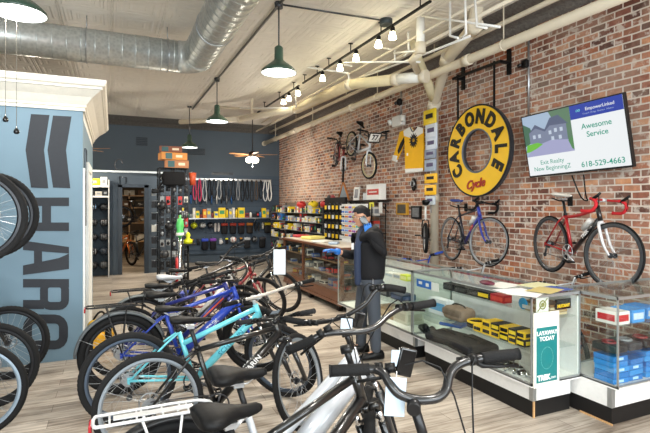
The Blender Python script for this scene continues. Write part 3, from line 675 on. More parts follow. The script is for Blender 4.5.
    kick = MB(); kick.tube([ra + V((.12, .05, -.01 - R * .1)), V((.16, .19, .012))], .008, 6); 
    if fender:
        for cen, a0, a1, T in ((ra, 20, 178, Matrix()), (fa, 10, 150, S)):
            if cen is fa and fender != 'both': continue
            b = MB(T); Rf = R + .018; rings = []
            for k in range(25):
                a = math.radians(a0 + (a1 - a0) * k / 24); d = V((math.cos(a), 0, math.sin(a))); hw = tw + .012
                rings.append([cen + d * (Rf + o) + V((0, y, 0)) for y, o in ((-hw, -.016), (-hw * .7, .004), (0, .01), (hw * .7, .004), (hw, -.016), (hw * .65, -.001), (0, .006), (-hw * .65, -.001))])
            b.loft(rings); b.build('fender', mat(fenderc or '#8f959a', .4, .2), t)
            a = math.radians(a1 - 25); e = cen + V((math.cos(a), 0, math.sin(a))) * Rf; s2 = MB(T)
            for s in (-1, 1): s2.cyl(cen + V((0, s * .065, 0)), e + V((0, s * (tw + .012), 0)), .0025, n=5)
            s2.build('fender_stay', STEEL, t)
    if rack:
        RM = mat(rack, .3, .3); b = MB(); z = 2 * R + .075 + rackz; x0, x1 = rackx, .13
        for s in (-1, 1):
            b.tube(smooth([(x1 + .07, s * .03, z - .03), (x1, s * .06, z), (x0 + .05, s * .06, z), (x0, s * .045, z + .0), (x0 - .005, 0, z)]), .0075, 8)
            b.tube([(0, s * .07, R + .02), (-.13, s * .06, z)], .006, 6).tube([(0, s * .07, R + .02), (.04, s * .06, z)], .006, 6)
            b.tube([(x1 + .07, s * .03, z - .03), (st.x, s * .02, st.z - .03)], .005, 6)
        for k in range(4): b.cyl((x0 + .06 + k * .11, -.06, z), (x0 + .06 + k * .11, .06, z), .005, n=6)
        b.box(((x0 + x1) / 2 + .02, 0, z + .004), (.34, .045, .004))
        ro = b.build('rear_rack', RM, t)
        MB().rbox((x0 - .016, 0, z - .02), (.014, .075, .045), .006).build('reflector', mat('#a01822', .25, coat=.5), ro)
    if display:
        b = MB(S); b.rbox(cl + V((-.02, 0, .045)), (.055, .085, .014), .006, Matrix.Rotation(-.5, 3, 'Y')); b.build('display', BLKG, t)
        b = MB(S); b.box(cl + V((-.024, 0, .0525)), (.042, .068, .002), Matrix.Rotation(-.5, 3, 'Y')); b.build('screen', mat('#5a6570', .15), t)
    if bottle:
        q = bb.lerp(dn, .55) + V((-.045, 0, .05)); d = (dn - bb).normalized()
        MB().lathe([(0, 0), (.036, 0), (.037, .13), (.03, .15), (.0, .15)], q, d, 16).build('bottle_cage', mat('#d9d9d6', .4), t)
    if battery == 2:
        pass
    t['_s'] = 0; del t['_s']
    return t, dict(S=S, cl=cl, ht=ht, hb=hb, bb=bb, st=st)
def loc_rear(px, py, Y, z=0):
    p = UY(px, py, Y); return p

# ---------- the row of bikes in the middle, all heading to the brick wall (+X), front wheels turned
GR = None
B = math.radians
bike('blackish hybrid bicycle with MARIN lettering and light rims, nearest of the close-packed row', (.23, 3.40, 0), 0, col='#111214', rim='#9aa4ae', R=.352, tw=.021, wb=1.09, steer=B(42), seatz=.935, word='MARIN', display=True, fl=.40, hl=.10, stemup=.02, stem=.05, knob=True, dtube=.028, seatx=-.0, forkc='#202124', gripc='#2a2a2c')
bike('turquoise blue mountain bicycle with silver stem and handlebar, second in the row', (.12, 3.98, 0), 0, col='#6fd0e0', rim='#4c5868', R=.355, tw=.026, wb=1.22, steer=B(-50), seatz=.90, word='SCHWINN', wordc='#2f8ea8', barc='#b8b4ae', barpath=[U(224, 305, 3.5), U(240, 301, 3.62), U(256, 297, 3.72), U(271, 292.5, 3.82), U(290, 286, 4.0), U(313, 280, 4.15)], stemc='#d6d8da', forkc='#1c1d20', knob=True, fl=.42, hl=.11, stemup=.07, bar='riser', tube=.021, dtube=.029, style='mixte')
bike('royal blue thick-tubed bicycle with white badge, fat tires and grey fenders, third in the row', (.08, 4.66, 0), 0, col='#1d3fa6', R=.36, tw=.036, wb=1.24, steer=B(-35), seatz=.90, wide=1.35, fender='rear', fenderc='#5e6366', rack='#1c1c1e', battery=True, dtube=.03, bar='cruiser', rim='#222326', fl=.42, forkc='#1d3fa6', word='TREK', wordc='#dfe4ee', susp=False, hl=.16)
bike('dark blue bicycle with an orange stripe and black tires, fourth in the row', (.12, 5.06, 0), 0, col='#222c78', stripe='#d4572c', barpath=[U(198, 281, 4.9), U(212, 277, 4.95), U(228, 271, 5.0), U(240, 270, 5.1), U(252, 264, 5.15), U(264, 260, 5.2)], R=.35, tw=.022, wb=1.2, steer=B(-40), seatz=.92, bar='riser', fl=.43, hl=.14, knob=True)
bike('black city bicycle with pale grey fenders, black rack and silver saddle, fifth in the row', (.28, 5.56, 0), 0, col='#222226', R=.35, tw=.022, wb=1.18, steer=B(-40), seatz=.93, wide=1.25, fender='rear', fenderc='#878c8a', rack='#1b1b1d', barpath=[U(186, 284, 5.2), U(205, 276, 5.3), U(216, 271, 5.4), U(226, 267, 5.5), U(236, 262, 5.6), U(247, 257, 5.7)], saddlec='#b4b6b8', style='mixte', susp=False, fl=.40, hl=.16)
bike('black bicycle with white fork band behind the one with the silver saddle', (.5, 6.08, 0), 0, col='#26262a', col2='#e6e6e6', barpath=[U(188, 269, 5.8), U(203, 266, 5.85), U(217, 264, 5.9), U(224, 257, 6.0), U(232, 248, 6.1), U(245, 241, 6.2)], R=.35, tw=.022, wb=1.08, steer=B(-45), seatz=.93, bar='riser', hl=.15)
bike('dark red bicycle near the far end of the row', (.9, 6.6, 0), 0, col='#7a1b22', barpath=[U(226, 266, 6.4), U(240, 262, 6.5), U(250, 257, 6.6), U(262, 255, 6.7), U(273, 250, 6.8), U(285, 247, 6.9)], R=.35, tw=.022, wb=1.08, steer=B(-45), seatz=.94, bar='riser', hl=.15)
bike('black bicycle at the far end of the row, closest to the product wall', (1.35, 7.15, 0), 0, col='#1e1f22', R=.35, tw=.022, wb=1.08, steer=B(-50), seatz=.95, bar='riser', barc='#8d8f92', hl=.17)

# ---------- foreground e-bikes
E2b = [U(285, 319, 2.75), U(303, 322, 2.72), U(322, 322, 2.68), U(340, 318, 2.62), U(353, 312, 2.6), U(366, 303, 2.6), U(375, 291, 2.62), U(386, 287, 2.64), U(404, 290, 2.66)]
bike('silver step-through electric bicycle with chrome rear rack, white price tag on its black handlebar', (.25, 2.3, 0), B(0), col='#b4b8be', R=.35, tw=.027, wb=1.18, rackx=-.32, rackz=-.03, style='step', rack='#d9dadc', fender='rear', fenderc='#1a1a1c', seatz=.90, wide=1.5, battery=True, dtube=.04, steer=B(56), tube=.026, barpath=E2b, fl=.46, hl=.15, forkc='#2a2b2e', rim='#1d1d1f', stemup=.1, stem=.0)
E1b = [U(289, 350, 1.95), U(308, 342, 1.93), U(318, 336, 1.93), U(330, 333, 1.93), U(347, 332, 1.95), U(363, 331, 1.97), U(377, 326, 2.0), U(388, 316, 2.05), U(402, 308, 2.1), U(418, 305.5, 2.15), U(433, 303, 2.18)]
bike('black electric bicycle with white pinstripes, its handlebar wide open toward the aisle', (.12, 1.87, 0), B(9), col='#0c0c0d', R=.35, tw=.03, wb=1.18, seatz=.885, wide=1.5, dtube=.03, steer=B(47), barpath=E1b, fl=.43, hl=.17, rim='#1d1d1f', fender='rear', fenderc='#161618', stemup=.12, stem=0.0)
E3b = [U(331, 371, 1.50), U(347, 370, 1.50), U(362, 369.5, 1.50), U(374, 369, 1.50), U(383, 373, 1.48), U(390, 384, 1.46), U(399, 394, 1.45), U(413, 399, 1.45), U(424, 400, 1.45), U(437, 398, 1.46), U(446, 390, 1.48), U(449, 377, 1.50), U(455, 367, 1.52), U(468, 361, 1.54), U(490, 357, 1.55), U(517, 354, 1.56)]
bike('nearest electric bicycle, cut off by the bottom edge, with a U-shaped black handlebar', (.14, 1.17, 0), B(3), col='#e4e4e2', R=.30, tw=.03, wb=1.02, seatz=.86, wide=1.25, dtube=.03, steer=B(-40), barpath=E3b, bar='u', fl=.44, hl=.20, rim='#1d1d1f', forkc='#e2e2e0', stemup=.21, stem=.0, levers=True)

# ---------- two-tier rack at the left with bikes pointing into the room
for i, (y, z, lab) in enumerate(((4.15, 0, 'lower rack bicycle, nearest of the lower three at the left edge'), (4.76, 0, 'middle bicycle of the lower three at the left edge'), (5.5, 0, 'lower rack bicycle closest to the blue wall, hub against the letter O'),
                                (4.14, 1.25, 'upper rack bicycle, nearer of the two whose wheels hang at eye level'), (4.72, 1.25, 'upper rack bicycle, farther of the two whose wheels hang at eye level'))):
    bike('black ' + lab, (-2.0, y, z), 0, col=('#1e1f22', '#30343a', '#26282b', '#22252c', '#2a2a2e')[i], rim='#8fa0b0' if i == 0 else '#26272a', R=.355, tw=.025, wb=1.08, steer=0, seatz=.93, knob=i > 0, spk='#c8ccd0' if i in (2, 3) else '#8a8e92')
rk = root('bicycle_rack', 'black steel two-tier rack holding the bicycles at the left edge', 'rack', (-1.7, 4.6, 0)); b = MB()
for y in (-.72, 1.3):
    for x in (-.7, .35): b.bx((x - .02, y - .02, 0), (x + .02, y + .02, 2.0 if x < 0 else 1.25))
for x in (-.7, .35): b.bx((x - .02, -.72, 1.2), (x + .02, 1.3, 1.24))
b.build('frame', DKST, rk)
for y in (4.14, 4.72):
    b = MB()
    for s in (-.04, .04): b.bx((-.75, y - 4.6 + s - .004, 1.21), (.78, y - 4.6 + s + .004, 1.25))
    b.bx((-.75, y - 4.6 - .04, 1.235), (.78, y - 4.6 + .04, 1.245)); b.build('wheel_channel', DKST, rk)

# ---------- bikes on the brick wall
def wallbike(rear, front, zr, **k):
    d = V((front[0] - rear[0], front[1] - rear[1], 0)); head = math.atan2(d.y, d.x); wb = k.get('wb', 1.0)
    R = k.get('R', .334); dz = zr[1] - zr[0]; pitch = -math.asin(max(-1, min(1, dz / wb)))
    loc = V((rear[0], rear[1], zr[0])) - V((math.sin(pitch) * math.cos(head), math.sin(pitch) * math.sin(head), math.cos(pitch))) * R
    return bike(loc=tuple(loc), head=head, pitch=pitch, **k)
rb, inf = wallbike((4.76, 4.13), (4.50, 3.17), (1.23, 1.19), label='red and black road racing bicycle hung on the brick wall under the television', R=.334, tw=.0115, wb=.99, col='#b01f26', col2='#17171a', rim='#55585c', bar='drop', barc='#b01f26', gripc='#c01c26', steer=B(12), forkc='#d9d9dc', susp=False, disc=False, fl=.375, hl=.15, seatz=.96, stem=.08, word='TREK', wordc='#e9e9ea', bottle=True, saddlec='#d8d4cc', style='full', deep=.008, stemc='#d0d0d2', name='road_bicycle', dtube=.024)
wallbike((4.76, 5.95), (4.58, 4.96), (1.18, 1.20), label='smaller dark blue road bicycle hung on the brick wall below the round yellow sign', R=.334, tw=.011, wb=.985, col='#1d2030', col2='#2c3a9a', rim='#8d9196', bar='drop', barc='#19191b', steer=B(18), forkc='#2c3a9a', susp=False, disc=False, fl=.375, hl=.14, seatz=.95, stem=.08, word='TREK', wordc='#c8452c', bottle=True, saddlec='#2a3f8a', stemc='#202022', name='road_bicycle', dtube=.019, tube=.015)
bm, im = wallbike((4.4, 8.6), (4.35, 7.67), (2.93, 2.43), label='silver BMX bicycle with number plate 77 hanging nose-down from the brick wall', R=.255, tw=.022, wb=.93, col='#c4c7cb', rim='#c4b896', bar='bmx', steer=B(8), susp=False, disc=False, fl=.30, hl=.11, seatz=.80, stem=.05, word=None, forkc='#c4c7cb', stemc='#a02a2a', name='bmx_bicycle', cat='bicycle', ha=72)
# number plate (its own thing would swing with the bars: part of the bike)
S = im['S']; q = im['cl'] + V((.045, 0, .09))
b = MB(S); b.rbox(q, (.012, .26, .2), .005); b.build('number_plate', mat('#1a1a1c', .4), bm)
b = MB(S); b.rbox(q + V((.007, 0, 0)), (.004, .22, .15), .002); b.build('plate_face', WHT, bm)
text('77', .14, S @ frame(q + V((.011, 0, 0)), (0, 1, 0), (1, 0, 0)), mat('#151517', .5), bm, 'number', .001, .003)
wallbike((4.6, 9.72), (4.35, 8.82), (2.85, 2.42), label='slim dark red and chrome bicycle hanging beyond the BMX on the brick wall', R=.255, tw=.02, wb=.94, col='#8b2b2b', rim='#cfcfcf', bar='bmx', steer=B(-10), susp=False, disc=False, fl=.30, hl=.11, seatz=.82, forkc='#c4c7cb', name='bmx_bicycle', ha=72)
for y, lab in ((7.6, 'steel wall arm carrying the BMX with the number plate'), (8.8, 'steel wall arm carrying the dark red BMX')):
    h = root('bicycle_hanger', lab, 'hanger', (4.4, y, 0)); MB().tube([(.48, .45, 3.05), (.1, .45, 3.0), (-.02, .45, 3.05)], .012, 6).build('arm', DKST, h); MB().box((.475, .45, 3.05), (.012, .06, .16)).build('plate', DKST, h)
for y, z, x, lab in ((3.95, 1.74, 4.6, 'black wall hook behind the red road bicycle'), (5.75, 1.66, 4.68, 'black wall hook behind the smaller blue road bicycle')):
    h = root('wall_hook', lab, 'hook', (WX, y, z)); MB().box((-.006, 0, 0), (.012, .06, .12)).build('plate', BLK, h)
    MB().tube([(0, 0, .0), (-.18, 0, .0), (-.30, 0, .03)], .008, 8).build('arm', BLK, h)
# kids' bikes behind the showcases, only handlebars and upper frames show
for x, y, hd, c1, lab, kw in ((4.3, 6.75, -87, '#2a4fb0', 'small blue and red kids bicycle behind the showcase, below the unicycle', dict(col2='#c4232b', gripc='#2a4fb0', barc='#2a4fb0')),
                       (4.3, 5.6, -86, '#b5b8bc', 'small silver kids bicycle with black grips behind the showcase, below the blue road bicycle', dict(barc='#c8cacd')),
                       (4.3, 4.28, -86, '#a21c2c', 'small dark red kids bicycle behind the corner of the showcase, below the red road bicycle', dict(barc='#c8cacd'))):
    bike(lab, (x, y, 0), B(hd), col=c1, R=.25, tw=.024, wb=.86, bar='bmx', steer=B(-35), susp=False, disc=False, fl=.32, hl=.12, seatz=.80, name='kids_bicycle', stemup=.07, ha=71, **kw)

# ---------- unicycle
u = root('unicycle', 'unicycle with black saddle and white seatpost hung in front of the white drain pipe', 'unicycle', UX(425.5, 238, 4.66))
u.rotation_euler = (0, 0, B(60)); Ru = .25
wheel(u, Matrix(), Ru, .027, '#c2c5c8', False, '#b8bcc0', False)
b = MB()
for s in (-1, 1): b.tube([(0, s * .055, 0), (0, s * .055, .2), (0, s * .045, .285), (0, 0, .30)], .011, 8)
b.build('fork', BLK, u)
MB().cyl((0, 0, .29), (0, 0, .52), .016, n=10).build('seatpost', WHT, u)
MB().loft([[V((x, w * math.cos(a), z + h * math.sin(a))) for a in [2 * PI * k / 12 for k in range(12)]] for x, w, z, h in ((-.15, .03, .60, .02), (-.13, .06, .59, .03), (-.06, .06, .56, .035), (0, .045, .555, .03), (.06, .05, .56, .035), (.13, .05, .595, .03), (.16, .02, .61, .015))]).build('saddle', BLK, u)
b = MB(); b.tube([(0, -.06, 0), (.1, -.08, -.05)], .01, 6).tube([(0, .06, 0), (-.1, .08, .05)], .01, 6); b.build('crank', STEEL, u)
for s, p in ((-1, V((.1, -.08, -.05))), (1, V((-.1, .08, .05)))): MB().bx(p + V((-.04, s * .01, -.01)), p + V((.04, s * .1, .01))).build('pedal', BLK, u)
# ================================================================ SHOWCASES
CW = mat('#e9e9e7', .45); KICK = mat('#1c1b1b', .5); FRM = mat('#a9adae', .35, .7)
_T = ['twenty', 'thirty', 'forty']
ORD = ['first', 'second', 'third', 'fourth', 'fifth', 'sixth', 'seventh', 'eighth', 'ninth', 'tenth', 'eleventh', 'twelfth', 'thirteenth', 'fourteenth', 'fifteenth', 'sixteenth', 'seventeenth', 'eighteenth', 'nineteenth', 'twentieth', 'twenty-first', 'twenty-second', 'twenty-third', 'twenty-fourth'] + ['twenty-' + a for a in ('fifth', 'sixth', 'seventh', 'eighth', 'ninth')] + ['thirtieth'] + ['thirty-' + a for a in ('first', 'second', 'third', 'fourth', 'fifth', 'sixth', 'seventh', 'eighth', 'ninth')]
def showcase(label, x0, x1, y0, y1, zb=.30, zt=.975, inset=(.1, .02, .08, .08), shelves=((.55, 1), (.79, .55)), back=1, ends=(1, 1)):
    t = root('display_case', label, 'display case', ((x0 + x1) / 2, (y0 + y1) / 2, 0)); o = V((-(x0 + x1) / 2, -(y0 + y1) / 2, 0)); T = Matrix.Translation(o)
    def P(): return MB(T)
    a, b_, c, d = x0 + inset[0], x1 - inset[1], y0 + inset[2], y1 - inset[3]
    P().bx((a, c, .13), (b_, d, zb - .02)).build('base', CW, t)
    P().bx((a + .004, c + .004, 0), (b_ - .004, d - .004, .13)).build('kick_board', KICK, t)
    P().bx((x0, y0, zb - .02), (x1, y1, zb)).build('deck', CW, t)
    P().bx((a - .003, c - .003, .13), (a + .035, c + .035, zb - .021)).build('corner_trim', FRM, t)
    f = P(); q = .012
    for x in (x0, x1):
        for y in (y0, y1): f.bx((x - q if x == x1 else x, y - q if y == y1 else y, zb), (x if x == x1 else x + q, y if y == y1 else y + q, zt))
    for z in (zb, zt):
        for x in (x0, x1 - q): f.bx((x, y0, z - .01), (x + q, y1, z + .012))
        for y in (y0, y1 - q): f.bx((x0, y, z - .01), (x1, y + q, z + .012))
    f.build('frame', FRM, t)
    g = .004
    P().bx((x0 + q, y0 + q, zt - .001), (x1 - q, y1 - q, zt + .007)).build('glass_top', GLASS, t)
    P().bx((x0 + .003, y0 + q, zb), (x0 + .003 + g, y1 - q, zt)).build('glass_front', GLASS, t)
    if ends[0]: P().bx((x0 + q, y0 + .003, zb), (x1 - q, y0 + .003 + g, zt)).build('glass_end', GLASS, t)
    if ends[1]: P().bx((x0 + q, y1 - .003 - g, zb), (x1 - q, y1 - .003, zt)).build('glass_end', GLASS, t)
    if back: P().bx((x1 - q - .01, y0 + q, zb), (x1 - q, y1 - q, zt - .03)).build('back_panel', CW, t)
    for z, w in shelves:
        P().bx((x1 - (x1 - x0 - .03) * w, y0 + .02, z - .008), (x1 - .03, y1 - .02, z)).build('shelf', GLASS, t)
    return t
showcase('glass display case with black kick board, nearest to the street, TREK card on its end', 2.95, 3.49, 2.73, 4.33)
showcase('glass display case with black kick board, behind the nearest one and beside the man', 2.95, 3.49, 4.35, 6.2)
showcase('glass corner display case full of blue boxes at the right edge', 3.50, 4.80, 2.42, 2.72 + .25, inset=(0.0, .02, .05, .02), shelves=((.54, 1), (.76, 1)))
# wooden trim strips at the foot of the cases
for (a, b_, lab) in (((3.05, 2.80, 0), (3.062, 2.812, .13), 'small wooden corner strip at the foot of the case with the TREK card'), ((3.49, 2.46, .0), (3.50, 2.74, .012), 'raw wooden strip on the floor along the corner case')):
    o = MB().bx((0, 0, 0), V(b_) - V(a)).build('wood_strip', LWOOD, loc=a); tag(o, lab, 'trim strip')
def case_item(name, label, cat, px, py, X, z, group=None, rz=0):
    p = UX(px, py, X); return root(name, label, cat, (X, p.y, z), rz, group)
def carton(t, d, col, band=None, lid=None, m2=None):
    MB().box((0, 0, d[2] / 2), d).build('carton', mat(col, .5), t, bev=.002)
    if band: MB().box((-d[0] / 2 - .001, 0, d[2] * .5), (.002, d[1] * .8, d[2] * .5)).box((0, -d[1] / 2 - .001, d[2] * .5), (d[0] * .8, .002, d[2] * .5)).build('label_panel', mat(band, .5), t)
    return t
G1 = 'inner tube boxes in the showcase'
for i, (px, c, b_) in enumerate(((484, '#efe9d8', '#e8c81e'), (493, '#f0c419', '#f1ead2'), (502, '#f0c419', '#1a1a1a'), (511, '#1d1d1d', '#e8c81e'), (520, '#1d1d1d', '#e8c81e'), (527, '#1c1c1c', '#e8c81e'))):
    for k in range(2):
        if k and i in (0,): continue
        t = case_item('product_box', ('yellow', 'black')[i > 2] + ' tube box on the showcase shelf, ' + ORD[i] + ' from the left, ' + ('bottom layer', 'top layer')[k], 'box', px, 330, 3.08, .551 + k * .062, G1)
        carton(t, (.16, .10, .058), ('#f0c419', '#1d1d1d')[(i + k) % 2 if i > 1 else 0], ('#1a1a1a', '#e8c81e')[(i + k) % 2 if i > 1 else 0])
for px, c, b_, lab in ((452, '#1c1c1e', '#3a3a3a', 'small black box on the top narrow shelf, left of the yellow-striped one'), (464, '#222', '#444444', 'black box on the narrow top shelf, third from the red one'), (476, '#1c1c1e', '#3c3c3c', 'black box on the top narrow shelf, second from the red one') , (487, '#1b1b1b', '#e8c81e', 'black box with yellow stripe on the top narrow shelf'), (501, '#b21e28', '#d8483c', 'red box on the top narrow shelf of the near showcase')):
    c = '#222222' if c == '#222' else c
    t = case_item('product_box', lab, 'box', px, 300, 3.3, .791); carton(t, (.1, .17, .07), c, b_)
# soft bag, pouch, coil, packet on shelves
def bag(name, label, cat, p, d, col, rz=0, flap=None):
    t = root(name, label, cat, p, rz); MB().rbox((0, 0, d[2] / 2), d, min(d) * .35, n=4).build('body', mat(col, .8, bump=.4, scale=25), t)
    MB().rbox((-d[0] * .42, 0, d[2] * .62), (d[0] * .25, d[1] * .9, d[2] * .5), d[2] * .12).build('flap', mat(flap or col, .8, bump=.3, scale=25), t)
    MB().tube(smooth([(0, -d[1] * .35, d[2] * .95), (0, -d[1] * .2, d[2] * 1.15), (0, d[1] * .2, d[2] * 1.15), (0, d[1] * .35, d[2] * .95)]), .008, 6).build('strap', BLK, t)
    return t
p = UX(459, 318, 3.15); bag('saddle_bag', 'brown and grey bag with an orange edge on the showcase shelf', 'bag', (3.15, p.y, .551), (.2, .3, .13), '#8a7664', flap='#6a5a4c')
p = UX(478, 316, 3.12); t = root('coiled_lock', 'black coiled cable lock with a yellow band in the near showcase', 'lock', (3.12, p.y, .551))
for k in range(3): MB().torus((0, 0, .015 + k * .02), .09, .011, 28, 8, 'z').build('coil', YEL if k == 2 else BLK, t)
for px, x, d, c, rz, lab in ((447, 3.12, (.3, .34, .09), '#232427', .2, 'black folded bag on the floor of the near showcase, left one'), (472, 3.12, (.32, .42, .11), '#1f2023', -.1, 'large black folded bag on the floor of the near showcase, below the yellow boxes'), (497, 3.1, (.26, .22, .08), '#2b2b2e', .3, 'dark grey pouch beside the chrome tools in the near showcase')):
    p = UX(px, 345, x); bag('folded_bag', lab, 'bag', (x, p.y, .301), d, c, rz)
p = UX(455, 332, 3.3); t = root('plastic_packet', 'blue and white plastic packet lying on the black bags in the showcase', 'packet', (3.28, p.y, .42), .4)
MB().rbox((0, 0, .02), (.16, .26, .035), .015).build('wrapper', mat('#2c62b8', .2), t); MB().box((-.02, .05, .039), (.09, .12, .003)).build('label_panel', WHT, t)
p = UX(445, 308, 3.2); t = root('hang_tag_box', 'white and pale blue carton standing on the middle shelf of the near showcase', 'box', (3.15, p.y, .551)); carton(t, (.1, .3, .16), '#dfe6ea', '#5aa6d8')
p = UX(523, 310, 3.2); t = root('sticker_card', 'blue and white round logo card near the corner post of the showcase', 'card', (3.2, p.y, .80))
MB().ball((0, 0, .05), .05, (.15, 1, 1)).build('disc', mat('#3aa0d8', .4), t); MB().box((-.006, -.05, .03), (.006, .1, .03)).build('strip', WHT, t)
for i, px in enumerate((503, 509, 515, 521, 526, 530)):
    p = UX(px, 362, 3.05); t = root('bicycle_stem_part', 'chrome and black metal part on the showcase floor, ' + ORD[i] + ' from the left', 'bicycle part', (3.06, p.y, .302), .3 * i)
    MB().cyl((-.08, 0, .02), (.09, .01, .02), .014, n=10).build('shaft', CHROME, t); MB().cyl((.09, -.02, .02), (.09, .04, .02), .02, n=10).build('clamp', BLK if i % 2 else STEEL, t)
# items of the farther case
for i, (px, z, d, c, b_, lab) in enumerate(((392, .79, (.1, .2, .05), '#e6e6e0', '#b8c4cc', 'white flat box on the top shelf of the farther showcase'), (400, .79, (.1, .16, .06), '#d9d5c8', '#a0a8b0', 'cream box on the top shelf of the farther showcase'), (407, .79, (.1, .14, .07), '#d8e24a', '#f0f0a0', 'lime yellow tag box on the top shelf of the farther showcase'),
        (388, .55, (.2, .3, .1), '#3a3c40', '#777777', 'dark grey box on the middle shelf of the farther showcase'), (403, .55, (.2, .25, .07), '#24324e', '#3c5078', 'navy box on the middle shelf of the farther showcase'), (393, .30, (.25, .4, .12), '#9a7a5a', '#c4a888', 'tan carton on the floor of the farther showcase'), (408, .30, (.24, .3, .16), '#d2ccba', '#b8b09c', 'cream carton on the floor of the farther showcase'))):
    t = case_item('product_box', lab, 'box', px, 300, 3.22, z + .001); carton(t, d, c, b_)
for px, lab in ((431, 'pair-less black shoe, left, on the floor of the near showcase'), (424, 'black shoe nearest the divider between the two showcases')):
    p = UX(px, 330, 3.15); t = root('cycling_shoe', lab, 'shoe', (3.15, p.y + (.0), .302), 1.2)
    MB().loft([[V((x, w * math.cos(a), max(.012, z + h * math.sin(a)))) for a in [2 * PI * k / 10 for k in range(10)]] for x, w, z, h in ((-.12, .02, .04, .03), (-.1, .035, .05, .04), (-.04, .036, .05, .045), (.03, .04, .035, .03), (.1, .042, .028, .022), (.14, .02, .022, .012))]).build('upper', BLK, t)
    MB().bx((-.12, -.035, 0), (.13, .035, .012)).build('sole', mat('#3a3a3c', .5), t)
# blue price sign in the farther case
a = UX(424, 283, 2.972)
t = root('sale_sign', 'blue and white sign taped inside the glass where the two showcases meet', 'sign', a)
MB().bx((-.002, -.13, -.05), (.002, .13, .03)).build('card', mat('#2c6ac0', .4), t); MB().bx((-.004, -.25, -.055), (0, -.13, .028)).build('card', WHT, t)
MB().box((-.0035, .06, -.005), (.002, .06, .03)).box((-.0035, -.06, -.012), (.002, .05, .035)).build('logo_mark', WHT, t)
# card holder with LAYAWAY TODAY / TREK on the end of the near case
t = root('layaway_sign', 'teal LAYAWAY TODAY card in a white holder on the end of the showcase', 'sign', (3.09, 2.722, .30)); y = -.004
w = .245; z0 = .0; z1 = .555
MB().bx((-.135, y - .006, -.02), (.135, y + .003, z1)).build('holder', mat('#e8e6dc', .4), t)
TEAL = mat('#0f7678', .45)
MB().bx((-.11, y - .009, .015), (.11, y - .006, .44)).build('card', TEAL, t)
Fm = lambda x, z: frame((x, y - .0095, z), (1, 0, 0), (0, -1, 0))
text('LAYAWAY', .046, Fm(0, .395), mat('#f2f6f4', .5), t, bold=.001); text('TODAY', .046, Fm(0, .35), mat('#f2f6f4', .5), t, bold=.001); text('TREK', .056, Fm(-.035, .05), mat('#f2f6f4', .5), t, bold=.003); text('.com', .032, Fm(.065, .044), mat('#f2f6f4', .5), t)
b = MB()
for k in range(24): a0 = 2 * PI * k / 24; a1 = a0 + .2; b.tube([(.065 * math.cos(a0), y - .0095, .2 + .085 * math.sin(a0)), (.065 * math.cos(a1), y - .0095, .2 + .085 * math.sin(a1))], .0012, 4)
b.build('dotted_ring', mat('#7cc4bc', .5), t)
# stickers and small signs inside the case end
p = UY(543, 302, 2.75); t = root('map_sticker', 'white card with a round gold emblem inside the showcase end', 'card', (p.x, 2.755, p.z - .09))
MB().bx((-.065, 0, 0), (.065, .004, .13)).build('card', mat('#efeee6', .5), t); MB().torus((0, -.003, .067), .032, .005, 20, 6, 'y').torus((0, -.003, .067), .012, .006, 14, 6, 'y').tube([(-.055, -.003, .02), (.05, -.003, .115)], .004, 5).build('emblem', mat('#8d8a4c', .5), t)
p = UY(570, 302, 2.76); t = root('brand_plate', 'black plate with yellow lettering under the top of the showcase end', 'sign', (p.x - .05, 2.78, p.z - .03))
MB().bx((-.085, 0, -.025), (.085, .01, .055)).build('plate', BLK, t); text('MUTANT', .034, frame((0, -.001, .0), (1, 0, .03), (0, -1, 0)), YEL, t, bold=.002)
p = UY(556, 343, 2.8); t = root('product_box', 'small red box on the floor level shelf at the end of the near showcase', 'box', (p.x, 2.95, .551)); carton(t, (.12, .08, .1), '#d03a3a', '#f0dede')
t = root('catalog_stack', 'stack of cream catalogues on the upper shelf at the showcase end', 'catalogues', (3.32, 2.93, .791))
for k in range(4): MB().box((.003 * k, 0, .012 + k * .022), (.2, .26, .018)).build('catalog', mat(('#c9b48e', '#b49468', '#d8c8a4', '#8c6a48')[k], .6), t)
t = root('product_box', 'white carton on the floor of the near showcase, behind the teal card', 'box', (3.27, 2.95, .301)); carton(t, (.2, .24, .2), '#e6e4dc', '#d2d0c6')
# papers on top
TOPZ = .984
for i, (px, py, w, h, c, rz, lab) in enumerate(((502, 285, .28, .22, '#ecebe6', .2, 'white paper on the showcase top, near the dark red one'), (515, 291, .28, .22, '#e9e9ee', -.2, 'printed white leaflet on the showcase top, center'), (527, 293, .3, .22, '#f1f0ec', .5, 'white paper at the front corner of the showcase top'), (538, 285, .3, .21, '#dcdcb0', .15, 'pale yellow leaflet at the back of the showcase top'), (551, 289, .3, .2, '#3c5aa8', .1, 'blue leaflet on the showcase top beside the corner case'), (545, 290, .28, .2, '#c8b878', .35, 'tan magazine beside the blue leaflet'))):
    p = UZ(px, py, TOPZ + .003 * (i + 1)); o = MB().rbox((0, 0, 0), (w, h, .0022), .001).build('leaflet', mat(c, .5), loc=p); o.rotation_euler = (0, 0, rz); tag(o, lab, 'paper', 'papers on the showcase')
p = UZ(487, 283, TOPZ + .02); t = root('sunglasses_case', 'dark maroon oval case lying on the showcase top among the papers', 'case', (p.x, p.y, TOPZ)); MB().ball((0, 0, .022), .06, (.8, 1.4, .36)).build('shell', mat('#5a1c30', .35), t)
# long dark red boards lying along the back
a = UX(413, 263, 3.75); b_ = UX(532, 288, 3.75)
t = root('counter_ledge', 'long narrow dark red ledge board behind the glass cases', 'ledge', (3.72, 4.2, 0)); MB().bx((-.03, -1.2, .88), (.03, 1.25, .905)).build('board', mat('#9a2438', .5), t); MB().bx((-.02, -1.18, 0), (.02, 1.2, .88)).build('cabinet', mat('#c8c4b8', .6), t)
